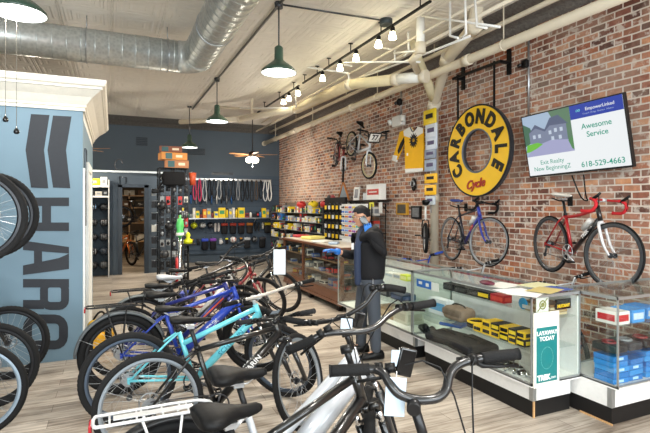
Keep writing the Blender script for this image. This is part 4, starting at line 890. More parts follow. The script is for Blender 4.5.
# corner case contents
BB = '#2a86d2'
n = 0
for lay, (z, rows) in enumerate(((.301, ((3.62, 2.5), (3.80, 2.5), (4.0, 2.5), (4.2, 2.5), (4.4, 2.5), (4.6, 2.5))),)):
    for j, (x, y) in enumerate(rows):
        for k in range(5 if j != 1 else 4):
            t = root('blue_box', 'blue box in the corner showcase, ' + ORD[j] + ' stack from the left, ' + ORD[k] + ' up', 'box', (x + rnd.uniform(-.01, .01), y + .06, z + k * .043), rnd.uniform(-.06, .06), 'blue boxes in the corner showcase')
            MB().box((0, 0, .02), (.165, .17, .04)).build('carton', mat(('#2a86d2', '#2478c4', '#3a94dc')[(j + k) % 3], .4), t, bev=.002)
            if k % 2 == 0: MB().box((0, -.086, .02), (.06, .002, .02)).build('label_panel', mat('#bcdcf4', .5), t)
for x, c, b_, lab in ((3.62, '#e8e4e2', '#c22a34', 'white box with red print on the top shelf of the corner case, left'), (3.80, '#3a94dc', '#c8d8e8', 'bright blue box with pale label, corner case top shelf, second from left')):
    for k in range(1): t = root('helmet_box', lab, 'box', (x, 2.55, .761)); carton(t, (.15, .18, .10), c, b_)
for j, (x, c) in enumerate(((3.6, '#26282c'), (3.78, '#3a3c42'), (3.97, '#1e2024'), (4.18, '#5b5850'), (4.42, '#34363a'))):
    t = root('parts_tray', 'dark tray of parts on the middle shelf of the corner case, ' + ORD[j] + ' from the left', 'tray', (x, 2.56, .541)); MB().rbox((0, 0, .03), (.15, .2, .06), .012).build('tray', mat(c, .4), t); MB().torus((0, 0, .065), .045, .012, 20, 6, 'z').build('contents', mat(('#7a2428', '#888b8e')[j % 2], .5), t)
for j, (x, c) in enumerate(((4.05, BB), (4.25, '#8d8f92'), (4.45, '#6c5d50'), (4.65, BB))):
    t = root('product_box', ('blue', 'grey', 'brown', 'bright blue')[j] + ' carton on the top shelf of the corner case, right part', 'box', (x, 2.6, .761)); carton(t, (.16, .2, .09), c, '#c8ccd0')

# ---------------------------------------------------------------- wooden counter
t = root('wooden_counter', 'old dark wood and glass display counter in front of the sunglasses', 'counter', (3.57, 8.17, 0)); T = Matrix.Translation((-3.57, -8.17, 0))
x0, x1, y0, y1, zt = 3.29, 3.85, 6.81, 9.54, 1.03
MB(T).bx((x0 - .03, y0 - .03, zt - .05), (x1 + .03, y1 + .03, zt - .012)).build('top_frame', DWOOD, t); MB(T).bx((x0 + .02, y0 + .02, zt - .012), (x1 - .02, y1 - .02, zt)).build('counter_top', mat('#cfc8ba', .3), t)
b = MB(T); b.bx((x0, y0, .10), (x1, y1, .30)); b.bx((x0 - .015, y0 - .015, .10), (x1, y1, .15)); b.build('plinth', DWOOD, t)
b = MB(T)
for y in (y0, y1, (y0 + y1) / 2 + .3):
    b.bx((x0, y - .025, .3), (x0 + .05, y + .025, zt - .05)); b.bx((x1 - .05, y - .025, .3), (x1, y + .025, zt - .05))
b.build('post', DWOOD, t)
for y in (y0 + .15, (y0 + y1) / 2, y1 - .15):
    for x in (x0 + .06, x1 - .06): MB(T).bx((x - .04, y - .04, 0), (x + .04, y + .04, .10)).build('foot', mat('#1e1512', .6), t)
MB(T).bx((x0 + .01, y0 + .03, .3), (x0 + .014, y1 - .03, zt - .05)).build('glass_front', GLASS, t); MB(T).bx((x0 + .05, y0 - .0, .3), (x1 - .05, y0 + .004, zt - .05)).build('glass_end', GLASS, t)
MB(T).bx((x1 - .03, y0, .3), (x1 - .01, y1, zt - .05)).build('back_panel', mat('#5c4030', .6), t)
for z in (.52, .74): MB(T).bx((x0 + .05, y0 + .02, z), (x1 - .04, y1 - .02, z + .012)).build('shelf', mat('#8a6a4c', .5), t)
pal = ['#2b2c30', '#c23a34', '#3b5ea8', '#d9d4c8', '#7a7f84', '#e0b428', '#4a3a30', '#9a9d9f', '#b04a28', '#28405c']
k = 0
for z, zn in ((.301, 'bottom'), (.532, 'middle'), (.752, 'top')):
    for i in range(9):
        y = 6.98 + i * .29; h = rnd.uniform(.05, .14)
        t = root('counter_item_box', ('small %s box in the wooden counter, ' % ('dark', 'red', 'blue', 'cream', 'grey', 'yellow', 'brown', 'silver', 'rust', 'navy')[k % 10]) + zn + ' shelf, ' + ORD[i] + ' from the near end', 'box', (3.46 + rnd.uniform(-.05, .06), y, z), rnd.uniform(-.3, .3)); carton(t, (.13, rnd.uniform(.1, .2), h), pal[k % 10], pal[(k * 3 + 1) % 10]); k += 1
# things lying on the wooden counter
for i, (px, py, c, d, lab, nm) in enumerate(((301, 236, '#b6303a', (.3, .22, .05), 'red and white parcel on the wooden counter top', 'parcel'), (313, 238, '#e8d87c', (.4, .3, .06), 'yellowish crumpled plastic bag on the wooden counter top', 'plastic_bag'), (322, 241, '#e6e4dc', (.34, .25, .03), 'white papers lying on the wooden counter top', 'papers'), (334, 243, '#9fb0c4', (.2, .16, .04), 'pale blue pad on the wooden counter near the man', 'pad'))):
    p = UZ(px, py, 1.05); p.x = min(max(p.x, 3.42), 3.72); o = MB().rbox((0, 0, d[2] / 2), d, d[2] * .4, n=3).build(nm, mat(c, .5, bump=.6, scale=18)); o.location = (p.x, p.y, 1.031); o.rotation_euler = (0, 0, .3 * i); tag(o, lab, nm.replace('_', ' '))
# sunglasses stand
sy = 8.1; t = root('sunglasses_stand', 'white sunglasses display board behind the wooden counter', 'display stand', (4.2, sy, 0))
MB().bx((-.02, -.5, 1.0), (.02, .5, 1.72)).bx((-.25, -.5, .0), (.02, .5, 1.0)).build('board', mat('#d9d9d6', .5), t)
b = MB()
for k in range(7): b.bx((-.05, -.47, 1.08 + k * .09), (-.02, .47, 1.087 + k * .09))
b.build('ledge', WHT, t)
gl = None
cols = ['#3c6fc4', '#8a3fa8', '#e07f28', '#20b0a8', '#c42a50', '#2b2b2f', '#d8c030', '#5a8ad8', '#a8282c', '#6b4cc0']; n = 0
for r_ in range(7):
    for c_ in range(6):
        col = cols[(r_ * 5 + c_ * 3) % 10]; b = MB()
        for s in (-.033, .033): b.ball((0, s, 0), .03, (.22, 1, .72), 6, 10)
        b.cyl((0, -.012, .008), (0, .012, .008), .003, n=5).tube([(0, -.063, .005), (.06, -.068, .0)], .003, 4).tube([(0, .063, .005), (.06, .068, .0)], .003, 4)
        o = b.build('sunglasses', mat(col, .15, coat=.5), loc=(4.15, sy - .39 + c_ * .156, 1.115 + r_ * .09)); tag(o, 'sunglasses on the white board, ' + ORD[r_] + ' row up, ' + ORD[c_] + ' from the near side', 'sunglasses', 'sunglasses on the white display board')
# ================================================================ THINGS ON THE BRICK WALL
# round sign
t = root('round_sign', 'round yellow CARBONDALE Cycle sign with open center hung on the brick wall', 'sign', (4.70, 5.27, 2.45)); t.rotation_euler = (0, 0, B(-1))
SY = mat('#e3b40e', .45, var=.12, scale=6); Ro, Ri = .635, .30
b = MB(); n = 64; vs = []
for i in range(n):
    a = 2 * PI * i / n
    for q, h in ((Ro, -.05), (Ro, .02), (Ri, .02), (Ri, -.05)): vs.append((h, q * math.cos(a), q * math.sin(a)))
b.add(vs, [(i * 4 + j, ((i + 1) % n) * 4 + j, ((i + 1) % n) * 4 + (j + 1) % 4, i * 4 + (j + 1) % 4) for i in range(n) for j in range(4)]); b.m = [1 if k % 4 in (0, 2) else 0 for k in range(len(b.m))]; b.build('ring', [SY, mat('#3a3c40', .5)], t)
MB().torus((-.045, 0, 0), Ro, .014, 64, 8, 'x').build('outer_rim', mat('#24262a', .5), t); MB().torus((-.045, 0, 0), Ri, .014, 48, 8, 'x').build('inner_rim', mat('#5a6068', .5), t)
for i, ch in enumerate('CARBONDALE'):
    a = math.radians(-124 + 26.9 * i); rm = (Ro + Ri) / 2  # clockwise from top, seen from the room
    rad = V((0, -math.sin(a), math.cos(a))); tan = V((0, -math.cos(a), -math.sin(a)))
    text(ch, .27, frame(rad * rm + V((-.056, 0, 0)), tan, (-1, 0, 0)), mat('#1c1c1a', .5), t, 'letter', .006, .013, sx=.84)
text('Cycle', .17, frame((-.058, .02, -.465), (0, -1, .12), (-1, 0, 0)), mat('#9c2a1c', .5), t, 'script_lettering', .006, .004, shear=.4)
br = root('sign_bracket', 'black iron wall bracket with two rods holding the round yellow sign', 'bracket', (4.7, 5.27, 0)); b = MB()
a1 = UX(461, 76, 4.7); a2 = UX(497, 62, 4.7); zb = 3.58
y1, y2 = 5.72, 4.98
b.bx((-.012, y2 - 5.27 - .12, zb), (.012, y1 - 5.27 + .12, zb + .035))
for y in (y1 - 5.27, y2 - 5.27): b.bx((-.01, y - .012, 2.9), (.01, y + .012, zb + .05))
for y in (y1 + .08 - 5.27, y2 - .1 - 5.27): b.bx((0, y - .02, zb), (.17, y + .02, zb + .035)); b.bx((.15, y - .03, zb - .14), (.18, y + .03, zb + .2))
b.build('arm', BLK, br)

# television
c = V((4.62, 3.73, 2.41)); xd = V((.06, -1.2, .042)).normalized(); up = V((-.17, 0, 1)); zn = xd.cross(up).normalized(); up = zn.cross(xd)
M = Matrix(((xd.x, up.x, zn.x, c.x), (xd.y, up.y, zn.y, c.y), (xd.z, up.z, zn.z, c.z), (0, 0, 0, 1)))
tv = root('television', 'flat television on the brick wall showing a phone number and a house', 'television', c); tv.rotation_euler = M.to_euler()
W, H = 1.24, .745
MB().box((0, 0, -.03), (W, H, .05)).build('housing', mat('#131314', .35), tv, bev=.004)
SW, SH = W - .03, H - .035; z = -.004
def em(h, e=.9): return mat(h, .3, var=.0, emit=e * .74)
scr = MB().box((0, .004, z), (SW, SH, .002)).build('screen', em('#f1f5f7', .95), tv)
def spx(u, v): return (-SW / 2 + u * SW, .004 + SH / 2 - v * SH)
def panel(nm, u0, v0, u1, v1, h, dz=.0015, poly=None, e=.9):
    P = [spx(u, v) for u, v in (poly or ((u0, v1), (u1, v1), (u1, v0), (u0, v0)))]
    k = len(P); b = MB(); b.add([(x, y, z + dz) for x, y in P], [list(range(k))]); return b.build(nm, em(h, e), scr)
panel('banner', .52, 0, 1, .21, '#1b3aa8')
panel('picture', 0, .0, .52, .68, '#a9bfd8')
panel('tree', 0, .0, .1, .3, '#3f6d54', .002, ((0, .12), (.08, .2), (.12, .42), (0, .5)))
panel('tree', 0, .0, .1, .3, '#5b7f62', .002, ((.30, .0), (.52, .0), (.52, .6), (.47, .5), (.44, .2), (.34, .14)))
panel('house', 0, 0, 0, 0, '#7c86a0', .0025, ((.06, .46), (.06, .28), (.14, .18), (.24, .26), (.30, .12), (.40, .10), (.47, .22), (.47, .5), (.2, .5)))
panel('house_roof', 0, 0, 0, 0, '#56607e', .003, ((.05, .3), (.14, .16), (.24, .27), (.31, .1), (.40, .08), (.49, .24), (.3, .22), (.24, .3), (.14, .22)))
for u, v in ((.1, .33), (.16, .33), (.28, .3), (.34, .28), (.4, .28), (.30, .4), (.38, .4)): panel('house_window', u, v, u + .03, v + .06, '#c8d4e6', .0035)
panel('driveway', 0, 0, 0, 0, '#a7a9cf', .003, ((.0, .68), (.1, .52), (.3, .45), (.52, .5), (.52, .68)))
panel('lawn', 0, 0, 0, 0, '#6fc23a', .0035, ((.0, .6), (.02, .48), (.14, .46), (.2, .5), (.12, .56), (.04, .6)))
panel('lawn', 0, 0, 0, 0, '#4e8a50', .0035, ((.47, .5), (.52, .44), (.52, .66), (.50, .64)))
def tt(s, u, v, size, h='#17a88c', bold=.0): x, y = spx(u, v); text(s, size, Matrix.Translation((x, y, z + .003)), em(h, .8), scr, 'screen_lettering', .0004, bold)
tt('Exit Realty', .27, .80, .072); tt('New BeginningZ', .26, .90, .072); tt('618-529-4663', .76, .915, .085, bold=.0008); tt('Awesome', .75, .345, .082, bold=.001); tt('Service', .75, .47, .082, bold=.001)
tt('EmpowerLinked', .80, .09, .048, '#eef2fb', .0008); tt('Trusted  Pledge  Business  Alliance', .78, .155, .024, '#aebfe8')
x, y = spx(.60, .09)
for s in (-.012, .014): MB().torus((x + s, y, z + .003), .010, .003, 14, 5, 'z').build('logo_mark', em('#6fd0d8', .9), scr)
mt = root('television_mount', 'black bracket arms and cable under the television on the brick wall', 'bracket', (WX, 3.72, 2.3)); b = MB()
b.bx((-.02, -.15, -.12), (0, .15, .25)); b.build('plate', BLK, mt); MB().tube([(-.02, 0, .05), (-.12, .1, .05), (-.21, 0, .08)], .018, 8).build('arm', BLK, mt)
MB().tube(smooth([(-.2, .05, -.28), (-.12, .0, -.52), (-.05, -.03, -.56), (-.12, -.06, -.5), (-.18, -.08, -.28)]), .008, 6).build('cable', BLK, mt)
# jersey
j = root('cycling_jersey', 'framed-flat yellow and white cycling jersey hung on the brick wall', 'jersey', UX(415, 150, 4.76)); JY = mat('#eeb41a', .8, bump=.3, scale=12)
j['label'] = 'yellow and white cycling jersey with a black star mark hung on the brick wall'
def px2(px, py, X=4.76, o=None): p = UX(px, py, X); return (p.y - j.location.y, p.z - j.location.z)
def wallpoly(name, pts, x, d, m, par):
    P = [px2(a, c_) for a, c_ in pts]; b = MB(); b.prism(P, (x, 0, 0), (0, 1, 0), (0, 0, 1), d); return b.build(name, m, par, bev=.004)
wallpoly('body', [(405.5, 130), (412, 127), (415, 131), (419, 127), (424, 128), (425, 148), (424.5, 170), (406.5, 171), (406, 150)], -.03, .03, JY, j)
wallpoly('yoke', [(405, 131), (412, 126.5), (415, 131), (419, 126.5), (424.5, 128), (424.6, 133), (415, 139), (405.5, 136)], -.036, .008, WHT, j)
wallpoly('hem', [(406.5, 169), (424.5, 168), (424.3, 171.5), (407, 173)], -.036, .008, WHT, j)
wallpoly('sleeve', [(405.5, 130), (406, 140), (402, 151), (398, 160), (394, 158), (398, 145), (401, 132)], -.03, .03, JY, j)
wallpoly('sleeve_stripe', [(405.6, 137), (406, 142), (402, 151), (400, 154), (399, 151), (402, 143)], -.036, .01, BLK, j)
wallpoly('cuff', [(398.8, 156), (397.5, 162), (393.5, 160.5), (394.5, 155)], -.038, .04, WHT, j)
cx, cz = px2(415.4, 140.5); star = []
for k in range(28): a = 2 * PI * k / 28; rr = .135 if k % 2 else .08; star.append((cx + rr * math.cos(a), cz + rr * math.sin(a)))
MB().prism(star, (-.042, 0, 0), (0, 1, 0), (0, 0, 1), .004).build('star_mark', BLK, j)
MB().ball((-.043, cx, cz), .035, (.1, 1, .8)).build('star_center', JY, j)
for k in (-.012, .014): MB().box((-.048, cx + k, cz), (.003, .010, .045), Matrix.Rotation(.5, 3, 'X')).build('mark', BLK, j)
cx, cz = px2(409, 154.5); MB().box((-.034, cx, cz), (.004, .04, .045)).build('patch', WHT, j)
MB().tube(smooth([(-.035, *px2(412, 127)), (-.045, *px2(414.8, 132)), (-.035, *px2(419, 127))]), .008, 6).build('collar', BLK, j)
# column of packages on the white pipe
pk = [(424, 111, 436, 123, '#e8c81c', 'topmost yellow package hanging by the white pipe'), (426, 125, 437, 137, '#cdd4e0', 'white package with a purple mark, second from the top beside the jersey'), (426, 138, 437, 149, '#c5cedd', 'white package, third from the top beside the jersey'), (425, 150, 436, 158, '#8490a4', 'grey-blue package, fourth from the top beside the jersey'), (425, 160, 436, 171, '#9aa8bc', 'pale blue package, fifth from the top beside the jersey'), (425, 174, 437, 183, '#f0b81c', 'upper of the two orange yellow packages below the jersey'), (425, 185, 436, 195, '#f0b81c', 'lower of the two orange yellow packages below the jersey'), (426, 196, 435, 205, '#c2ccd4', 'pale package at the bottom of the hanging column')]
for x0, y0, x1, y1, c, lab in pk:
    a = UX(x0, y0, 4.66); d = UX(x1, y1, 4.66); w = a.y - d.y; h = a.z - d.z
    t = root('hanging_package', lab, 'package', (4.66, (a.y + d.y) / 2, d.z), 0, 'packages hanging beside the jersey'); MB().rbox((0, 0, h / 2), (.03, w, h * .96), .008).build('package', mat(c, .35), t)
    MB().box((-.016, 0, h * .55), (.003, w * .6, h * .3)).build('print', mat('#4c4468' if c[1] in 'c89' else '#1e1e1e', .5), t)
ph = root('package_strip', 'thin metal hanging strip that carries the column of packages', 'strip', UX(431, 160, 4.69)); MB().bx((-.005, -.012, -.85), (.005, .012, .95)).build('strip', STEEL, ph)
# frames and small wall things
def wallthing(nm, lab, cat, x0, y0, x1, y1, parts, X=WX - .02, dep=.03):
    a = UX(x0, y0, X); d = UX(x1, y1, X); w = a.y - d.y; h = a.z - d.z
    t = root(nm, lab, cat, (X, (a.y + d.y) / 2, d.z)); return t, w, h
t, w, h = wallthing('picture_frame', 'small picture in a golden yellow frame on the brick wall', 'picture', 397, 203, 408, 215, 0)
MB().box((0, 0, h / 2), (.04, w, h)).build('frame', mat('#c9952c', .5), t); MB().box((-.021, 0, h / 2), (.004, w * .75, h * .75)).build('print', mat('#4a4438', .5, var=.8, scale=25), t)
t, w, h = wallthing('picture_frame', 'small black framed picture on the brick wall beside the unicycle saddle', 'picture', 412, 206, 421, 219, 0)
MB().box((0, 0, h / 2), (.04, w, h)).build('frame', BLK, t); MB().box((-.021, 0, h / 2), (.004, w * .72, h * .72)).build('print', mat('#6a6d70', .4, var=.7, scale=25), t)
t, w, h = wallthing('wall_mask', 'small black oval ornament on the brick wall below the jersey', 'ornament', 411.5, 178, 418, 191, 0)
MB().ball((-.02, 0, h / 2), h / 2, (.35, .55, 1)).build('face', BLKG, t); MB().torus((-.05, 0, h * .55), h * .22, .01, 16, 6, 'x').build('ring', STEEL, t)
t, w, h = wallthing('emergency_light', 'white two-headed emergency light box on the brick wall above the jersey', 'emergency light', 396, 118, 406, 125, 0)
MB().rbox((-.05, 0, h / 2), (.1, w, h), .02).build('housing', WHT, t)
for s in (-1, 1): MB().lathe([(0, 0), (.05, .0), (.055, .05), (.0, .055)], (-.08, s * w * .62, h * .6), (-1, s * .3, -.5), 14).build('lamp_head', WHT, t)
t = root('security_camera', 'small black security camera on a conduit above the emergency light', 'camera', UX(399.5, 103, 4.8)); MB().lathe([(0, .0), (.05, .02), (.055, .1), (.03, .13), (0, .135)], (0, 0, -.05)).build('housing', BLK, t); MB().cyl((-.05, 0, 0), (-.09, 0, -.02), .03, n=12).build('lens', BLKG, t)
t = root('wall_conduit', 'metal conduit dropping from the ceiling to the emergency light', 'conduit', UX(401, 85, WX - .015)); p = UX(401, 117, WX - .015); z0 = p.z - t.location.z; MB().cyl((0, 0, z0), (0, 0, CZ - .22 - t.location.z), .013, n=8).build('pipe', STEEL, t)
p = UX(528.5, 40, WX - .02); q = UX(527, 118, WX - .02)
t = root('wall_conduit', 'grey conduit running down the brick wall to the television', 'conduit', (WX - .018, p.y, q.z)); MB().cyl((0, 0, 0), (0, 0, CZ - .22 - q.z), .013, n=8).build('pipe', STEEL, t)
k = UX(527, 64, WX - .02); MB().rbox((-.03, .03, k.z - q.z), (.06, .09, .1), .015).build('camera_housing', BLK, t); MB().cyl((-.06, .05, k.z - q.z), (-.1, .08, k.z - q.z - .03), .025, n=12).build('lens', BLKG, t)
# high wall shelf
t = root('wall_shelf', 'long dark wall shelf holding frames and a white box, above the man', 'shelf', (4.72, 9.15, 1.8)); MB().bx((-.14, -1.3, -.02), (.16, 1.35, .0)).build('board', mat('#3a302a', .5), t)
for y in (-1.2, 0, 1.2): MB().bx((-.1, y - .01, -.04), (.16, y + .01, -.02)).tube([(.15, y, -.25), (-.08, y, -.03)], .008, 5).build('bracket', BLK, t)
def shelfthing(nm, lab, cat, px, Y=None): p = UX(px, 196, 4.68); return root(nm, lab, cat, (4.68, p.y, 1.801))
t = shelfthing('gift_box', 'white box with a red band on the high wall shelf', 'box', 376); MB().box((0, 0, .15), (.14, .52, .30)).build('carton', WHT, t, bev=.004); MB().box((-.072, 0, .15), (.003, .44, .11)).build('band', mat('#c0392f', .5), t); MB().box((-.074, 0, .15), (.003, .3, .02)).build('lettering_strip', WHT, t)
t = shelfthing('photo_frame', 'framed photo with a white border on the high wall shelf', 'picture', 356); b = MB(Matrix.Rotation(.12, 4, 'Y')); b.box((0, 0, .14), (.02, .24, .28)); b.build('frame', WHT, t); b = MB(Matrix.Rotation(.12, 4, 'Y')); b.box((-.012, 0, .14), (.003, .15, .19)); b.build('print', mat('#4a4e5c', .4, var=.8, scale=20), t)
t = shelfthing('small_card', 'small white card standing left of the white box on the shelf', 'card', 365); MB().box((0, 0, .07), (.02, .14, .14)).build('card', mat('#d8dce0', .5), t)
t = shelfthing('wooden_triangle', 'triangular wooden frame with a grey picture leaning on the high shelf', 'ornament', 344)
b = MB(); b.tube([(0, -.24, .02), (0, .04, .42)], .022, 6).tube([(0, .04, .42), (0, .30, .02)], .016, 6).build('frame', mat('#b86f2c', .5), t); MB().prism([(-.2, .01), (.27, .01), (.04, .36)], (.0, 0, 0), (0, 1, 0), (0, 0, 1), .01).build('picture', mat('#77828c', .5, var=.5, scale=20), t)
for px, lab, c in ((334, 'black and red shoe on the left end of the high shelf', '#a02630'), (330.5, 'dark shoe at the far left end of the high shelf', '#2a2a2c')):
    t = shelfthing('display_shoe', lab, 'shoe', px); MB().loft([[V((w * math.cos(a), -x, max(.012, z + h * math.sin(a)))) for a in [2 * PI * k / 10 for k in range(10)]] for x, w, z, h in ((-.14, .02, .05, .04), (-.11, .04, .08, .06), (-.04, .042, .07, .065), (.03, .045, .05, .045), (.1, .047, .03, .03), (.15, .02, .022, .012))]).build('upper', mat(c, .5), t); MB().bx((-.04, -.14, 0), (.04, .14, .014)).build('sole', WHT, t)
for px, py, c, w, h, lab in ((373, 203, '#e6e04a', .17, .16, 'yellow tag hanging from the right end of the high wall shelf'), (349, 203, '#e8e8e4', .16, .14, 'white tag hanging under the middle of the high wall shelf'), (382, 203, '#dcdcd8', .12, .2, 'pale tag under the right end of the wall shelf')):
    p = UX(px, py + 2, 4.60); o = MB().box((0, 0, 0), (.006, w, h)).build('hanging_tag', mat(c, .6), loc=(4.57, p.y, 1.78 - h / 2 - .03)); tag(o, lab, 'tag')
# black gondola rack right of the man's head
t = root('wire_rack', 'black wire rack of parts under the right end of the wall shelf', 'rack', (4.62, 8.25, 0))
for y in (-.35, .35):
    for x in (-.15, .15): MB().cyl((x, y, 0), (x, y, 1.72), .012, n=6).build('post', BLK, t)
for z in (.4, .8, 1.15, 1.48): MB().bx((-.16, -.37, z), (.16, .37, z + .015)).build('shelf', BLK, t)
k = 0
for z, zn in ((.415, 'bottom'), (.815, 'lower'), (1.165, 'upper'), (1.495, 'top')):
    for i in range(4):
        c = ['#2a2a2c', '#b03428', '#46484c', '#8c8f92', '#1d1d20', '#c8c4bc', '#3c3c40'][k % 7]; k += 1
        t = root('parts_box', ORD[i] + ' box from the near side on the ' + zn + ' level of the black wire rack', 'box', (4.60, 8.0 + i * .17, z)); carton(t, (.14, .13, rnd.uniform(.12, .26)), c, '#7c7f84')
# ================================================================ FAR MERCHANDISE
PAL = ['#e2c21c', '#c0302c', '#e4e2dc', '#2a2a2e', '#2f6db0', '#3f8f5a', '#d8782a', '#8f9396', '#1f1f22', '#c9c6bc', '#7c2c30', '#e9d24a']
PN = ['yellow', 'red', 'white', 'black', 'blue', 'green', 'orange', 'grey', 'dark', 'cream', 'maroon', 'pale yellow']
# peg wall with steel shelf
pw = root('pegboard_wall', 'dark blue-grey slat panel behind the hanging tires and gloves', 'panel', (3.5, BY - .05, 0)); MB().bx((-1.9, -.0, .25), (1.35, .03, 2.62)).build('panel', mat('#3b4a5a', .7), pw)
b = MB()
for k in range(14): b.bx((-1.9, -.008, .35 + k * .165), (1.35, 0, .358 + k * .165))
b.build('slat', mat('#2a3642', .6), pw)
t = root('steel_shelf', 'long steel shelf of bottles along the back wall', 'shelf', (3.5, BY - .28, 1.33)); MB().bx((-1.85, -.18, -.03), (1.3, .22, 0)).build('board', STEEL, t)
for x in (-1.3, -.4, .5, 1.25): MB().tube([(x, .2, -.22), (x, -.12, -.035)], .012, 6).build('bracket', STEEL, t)
xs = 1.72; i = 0
while xs < 4.7:
    w = rnd.uniform(.06, .13); k = rnd.randrange(12); h = rnd.uniform(.12, .30)
    if i in (11, 12, 15, 16): k = 0; w = .2; h = .3
    lab = '%s %s on the long steel shelf, %s from the left' % (PN[k], 'bottle' if i % 3 == 0 else 'box', ORD[i] if i < 24 else 'near the right end')
    if i % 3 == 0:
        t = root('bottle', lab, 'bottle', (xs + .04, BY - .36, 1.33), 0, 'bottles and boxes on the long steel shelf'); MB().lathe([(0, 0), (.034, 0), (.036, h * .6), (.03, h * .72), (.014, h * .78), (.014, h * .84)], n=12).build('body', mat(PAL[k], .35), t); MB().cyl((0, 0, h * .83), (0, 0, h * .95), .017, n=10).build('cap', BLK if k != 3 else RED, t); w = .075
    else:
        t = root('box', lab, 'box', (xs + w / 2, BY - .34, 1.33), 0, 'bottles and boxes on the long steel shelf'); MB().box((0, 0, h / 2), (w, .12, h)).build('carton', mat(PAL[k], .5), t); MB().box((0, -.062, h * .55), (w * .7, .003, h * .35)).build('label_panel', mat(PAL[(k + 5) % 12], .5), t)
    xs += w + .012; i += 1
# hanging tires
rl = root('tire_rail', 'silver rail near the top of the back wall with hanging tires', 'rail', (3.4, BY - .16, 2.46)); MB().bx((-1.6, -.03, -.02), (1.15, .0, .04)).build('rail', STEEL, rl)
b = MB()
for k in range(17): b.tube([(-1.2 + k * .142, -.03, 0), (-1.2 + k * .142, -.2, .0), (-1.2 + k * .142, -.22, .03)], .005, 5)
b.build('prong', STEEL, rl)
TC = ['#c23a62', '#c23a62', '#a8acb0', '#1d1d20', '#2b2b2e', '#9a9ea2', '#232326', '#3c3c40', '#1d1d20', '#7c7f84', '#202022', '#202022', '#2a2a2c', '#4a3c30', '#1d1d20', '#c4c7ca', '#dcdcd8']
for k, c in enumerate(TC):
    hgt = rnd.uniform(.56, .68) if k < 15 else .64; wd_ = rnd.uniform(.035, .06)
    pts = [(wd_ * math.sin(a) * (1.25 if math.cos(a) < 0 else .8), 0, -hgt / 2 + hgt / 2 * math.cos(a)) for a in [2 * PI * j / 20 for j in range(20)]]
    o = MB().tube(pts, .016, 7, closed=True).build('tire_loop', mat(c, .7), loc=(2.2 + k * .142, BY - .30, 2.475)); o.rotation_euler = (0, 0, rnd.uniform(-.5, .5)); tag(o, ('pink' if k < 2 else 'narrow') + ' tire hanging on the back wall rail, ' + ORD[k] + ' from the left', 'tire', 'tires hanging on the back wall')
# second lower row: pumps and tools
for k in range(9):
    x = 2.12 + k * .15; c = ['#2b6ab0', '#a8acb0', '#1f1f22', '#b8bcc0', '#2f5f9c', '#e0e0dc', '#222225', '#8c9094', '#2b6ab0'][k]
    t = root('bicycle_pump', 'slim hand pump hanging under the tire rail, ' + ORD[k] + ' from the left', 'pump', (x, BY - .12, 1.75)); MB().cyl((0, 0, 0), (0, 0, .26), .018, n=8).build('barrel', mat(c, .4), t); MB().cyl((0, 0, .26), (0, 0, .34), .022, n=8).build('handle', BLK, t)
# gloves / shoes / bags rows under the shelf
def hang(nm, lab, cat, x, z, kind, c1, c2, grp=None, y=BY - .065):
    t = root(nm, lab, cat, (x, y, z), 0, grp)
    if kind == 'bag':
        MB().rbox((0, -.06, -.19), (.19, .1, .30), .04).build('body', mat(c2, .7), t); MB().rbox((0, -.065, -.05), (.20, .11, .09), .03).build('top_flap', mat(c1, .6), t); MB().tube([(0, .02, .02), (0, -.1, .02)], .004, 5).build('hook', STEEL, t)
    elif kind == 'shoe':
        for s in (-1, 1):
            b = MB(); b.loft([[V((s * .05 + w * math.cos(a), -.05 + h * math.sin(a), -x_)) for a in [2 * PI * k / 10 for k in range(10)]] for x_, w, h in ((-.0, .02, .03), (.03, .035, .045), (.1, .036, .045), (.17, .04, .03), (.24, .03, .02), (.27, .01, .01))]); b.build('shoe', mat(c1, .5), t)
        MB().tube([(0, .02, .02), (0, -.1, .02)], .004, 5).build('hook', STEEL, t)
    elif kind == 'helmet':
        MB().ball((0, -.1, -.06), .12, (.85, 1, .75)).build('shell', mat(c1, .35, coat=.3), t)
        b = MB()
        for s in (-.045, 0, .045): b.tube([(s, -.17, -.0), (s, -.212 + abs(s) * .3, -.05), (s, -.19, -.11)], .012, 6)
        b.build('vent', mat(c2, .5), t); b = MB(); b.tube([(-.07, -.1, -.12), (0, -.1, -.22), (.07, -.1, -.12)], .005, 5); b.build('strap', BLK, t)
    elif kind == 'bottle':
        MB().lathe([(0, 0), (.036, 0), (.038, .13), (.03, .16), (.018, .17), (.018, .2)], (0, -.06, -.2), n=12).build('body', mat(c1, .35), t); MB().cyl((0, -.06, -.0), (0, -.06, .03), .02, n=8).build('cap', mat(c2, .4), t)
    elif kind == 'glove':
        b = MB(); b.rbox((0, -.03, -.10), (.09, .03, .10), .014)
        for q in range(4): b.cyl((-.033 + q * .022, -.03, -.14), (-.037 + q * .024, -.03, -.20 + abs(q - 1.5) * .012), .010, .008, 7)
        b.cyl((.04, -.03, -.1), (.07, -.03, -.15), .011, .009, 7); b.build('hand', mat(c1, .8), t); MB().rbox((0, -.03, -.035), (.085, .034, .05), .014).build('cuff', mat(c2, .8), t)
    return t
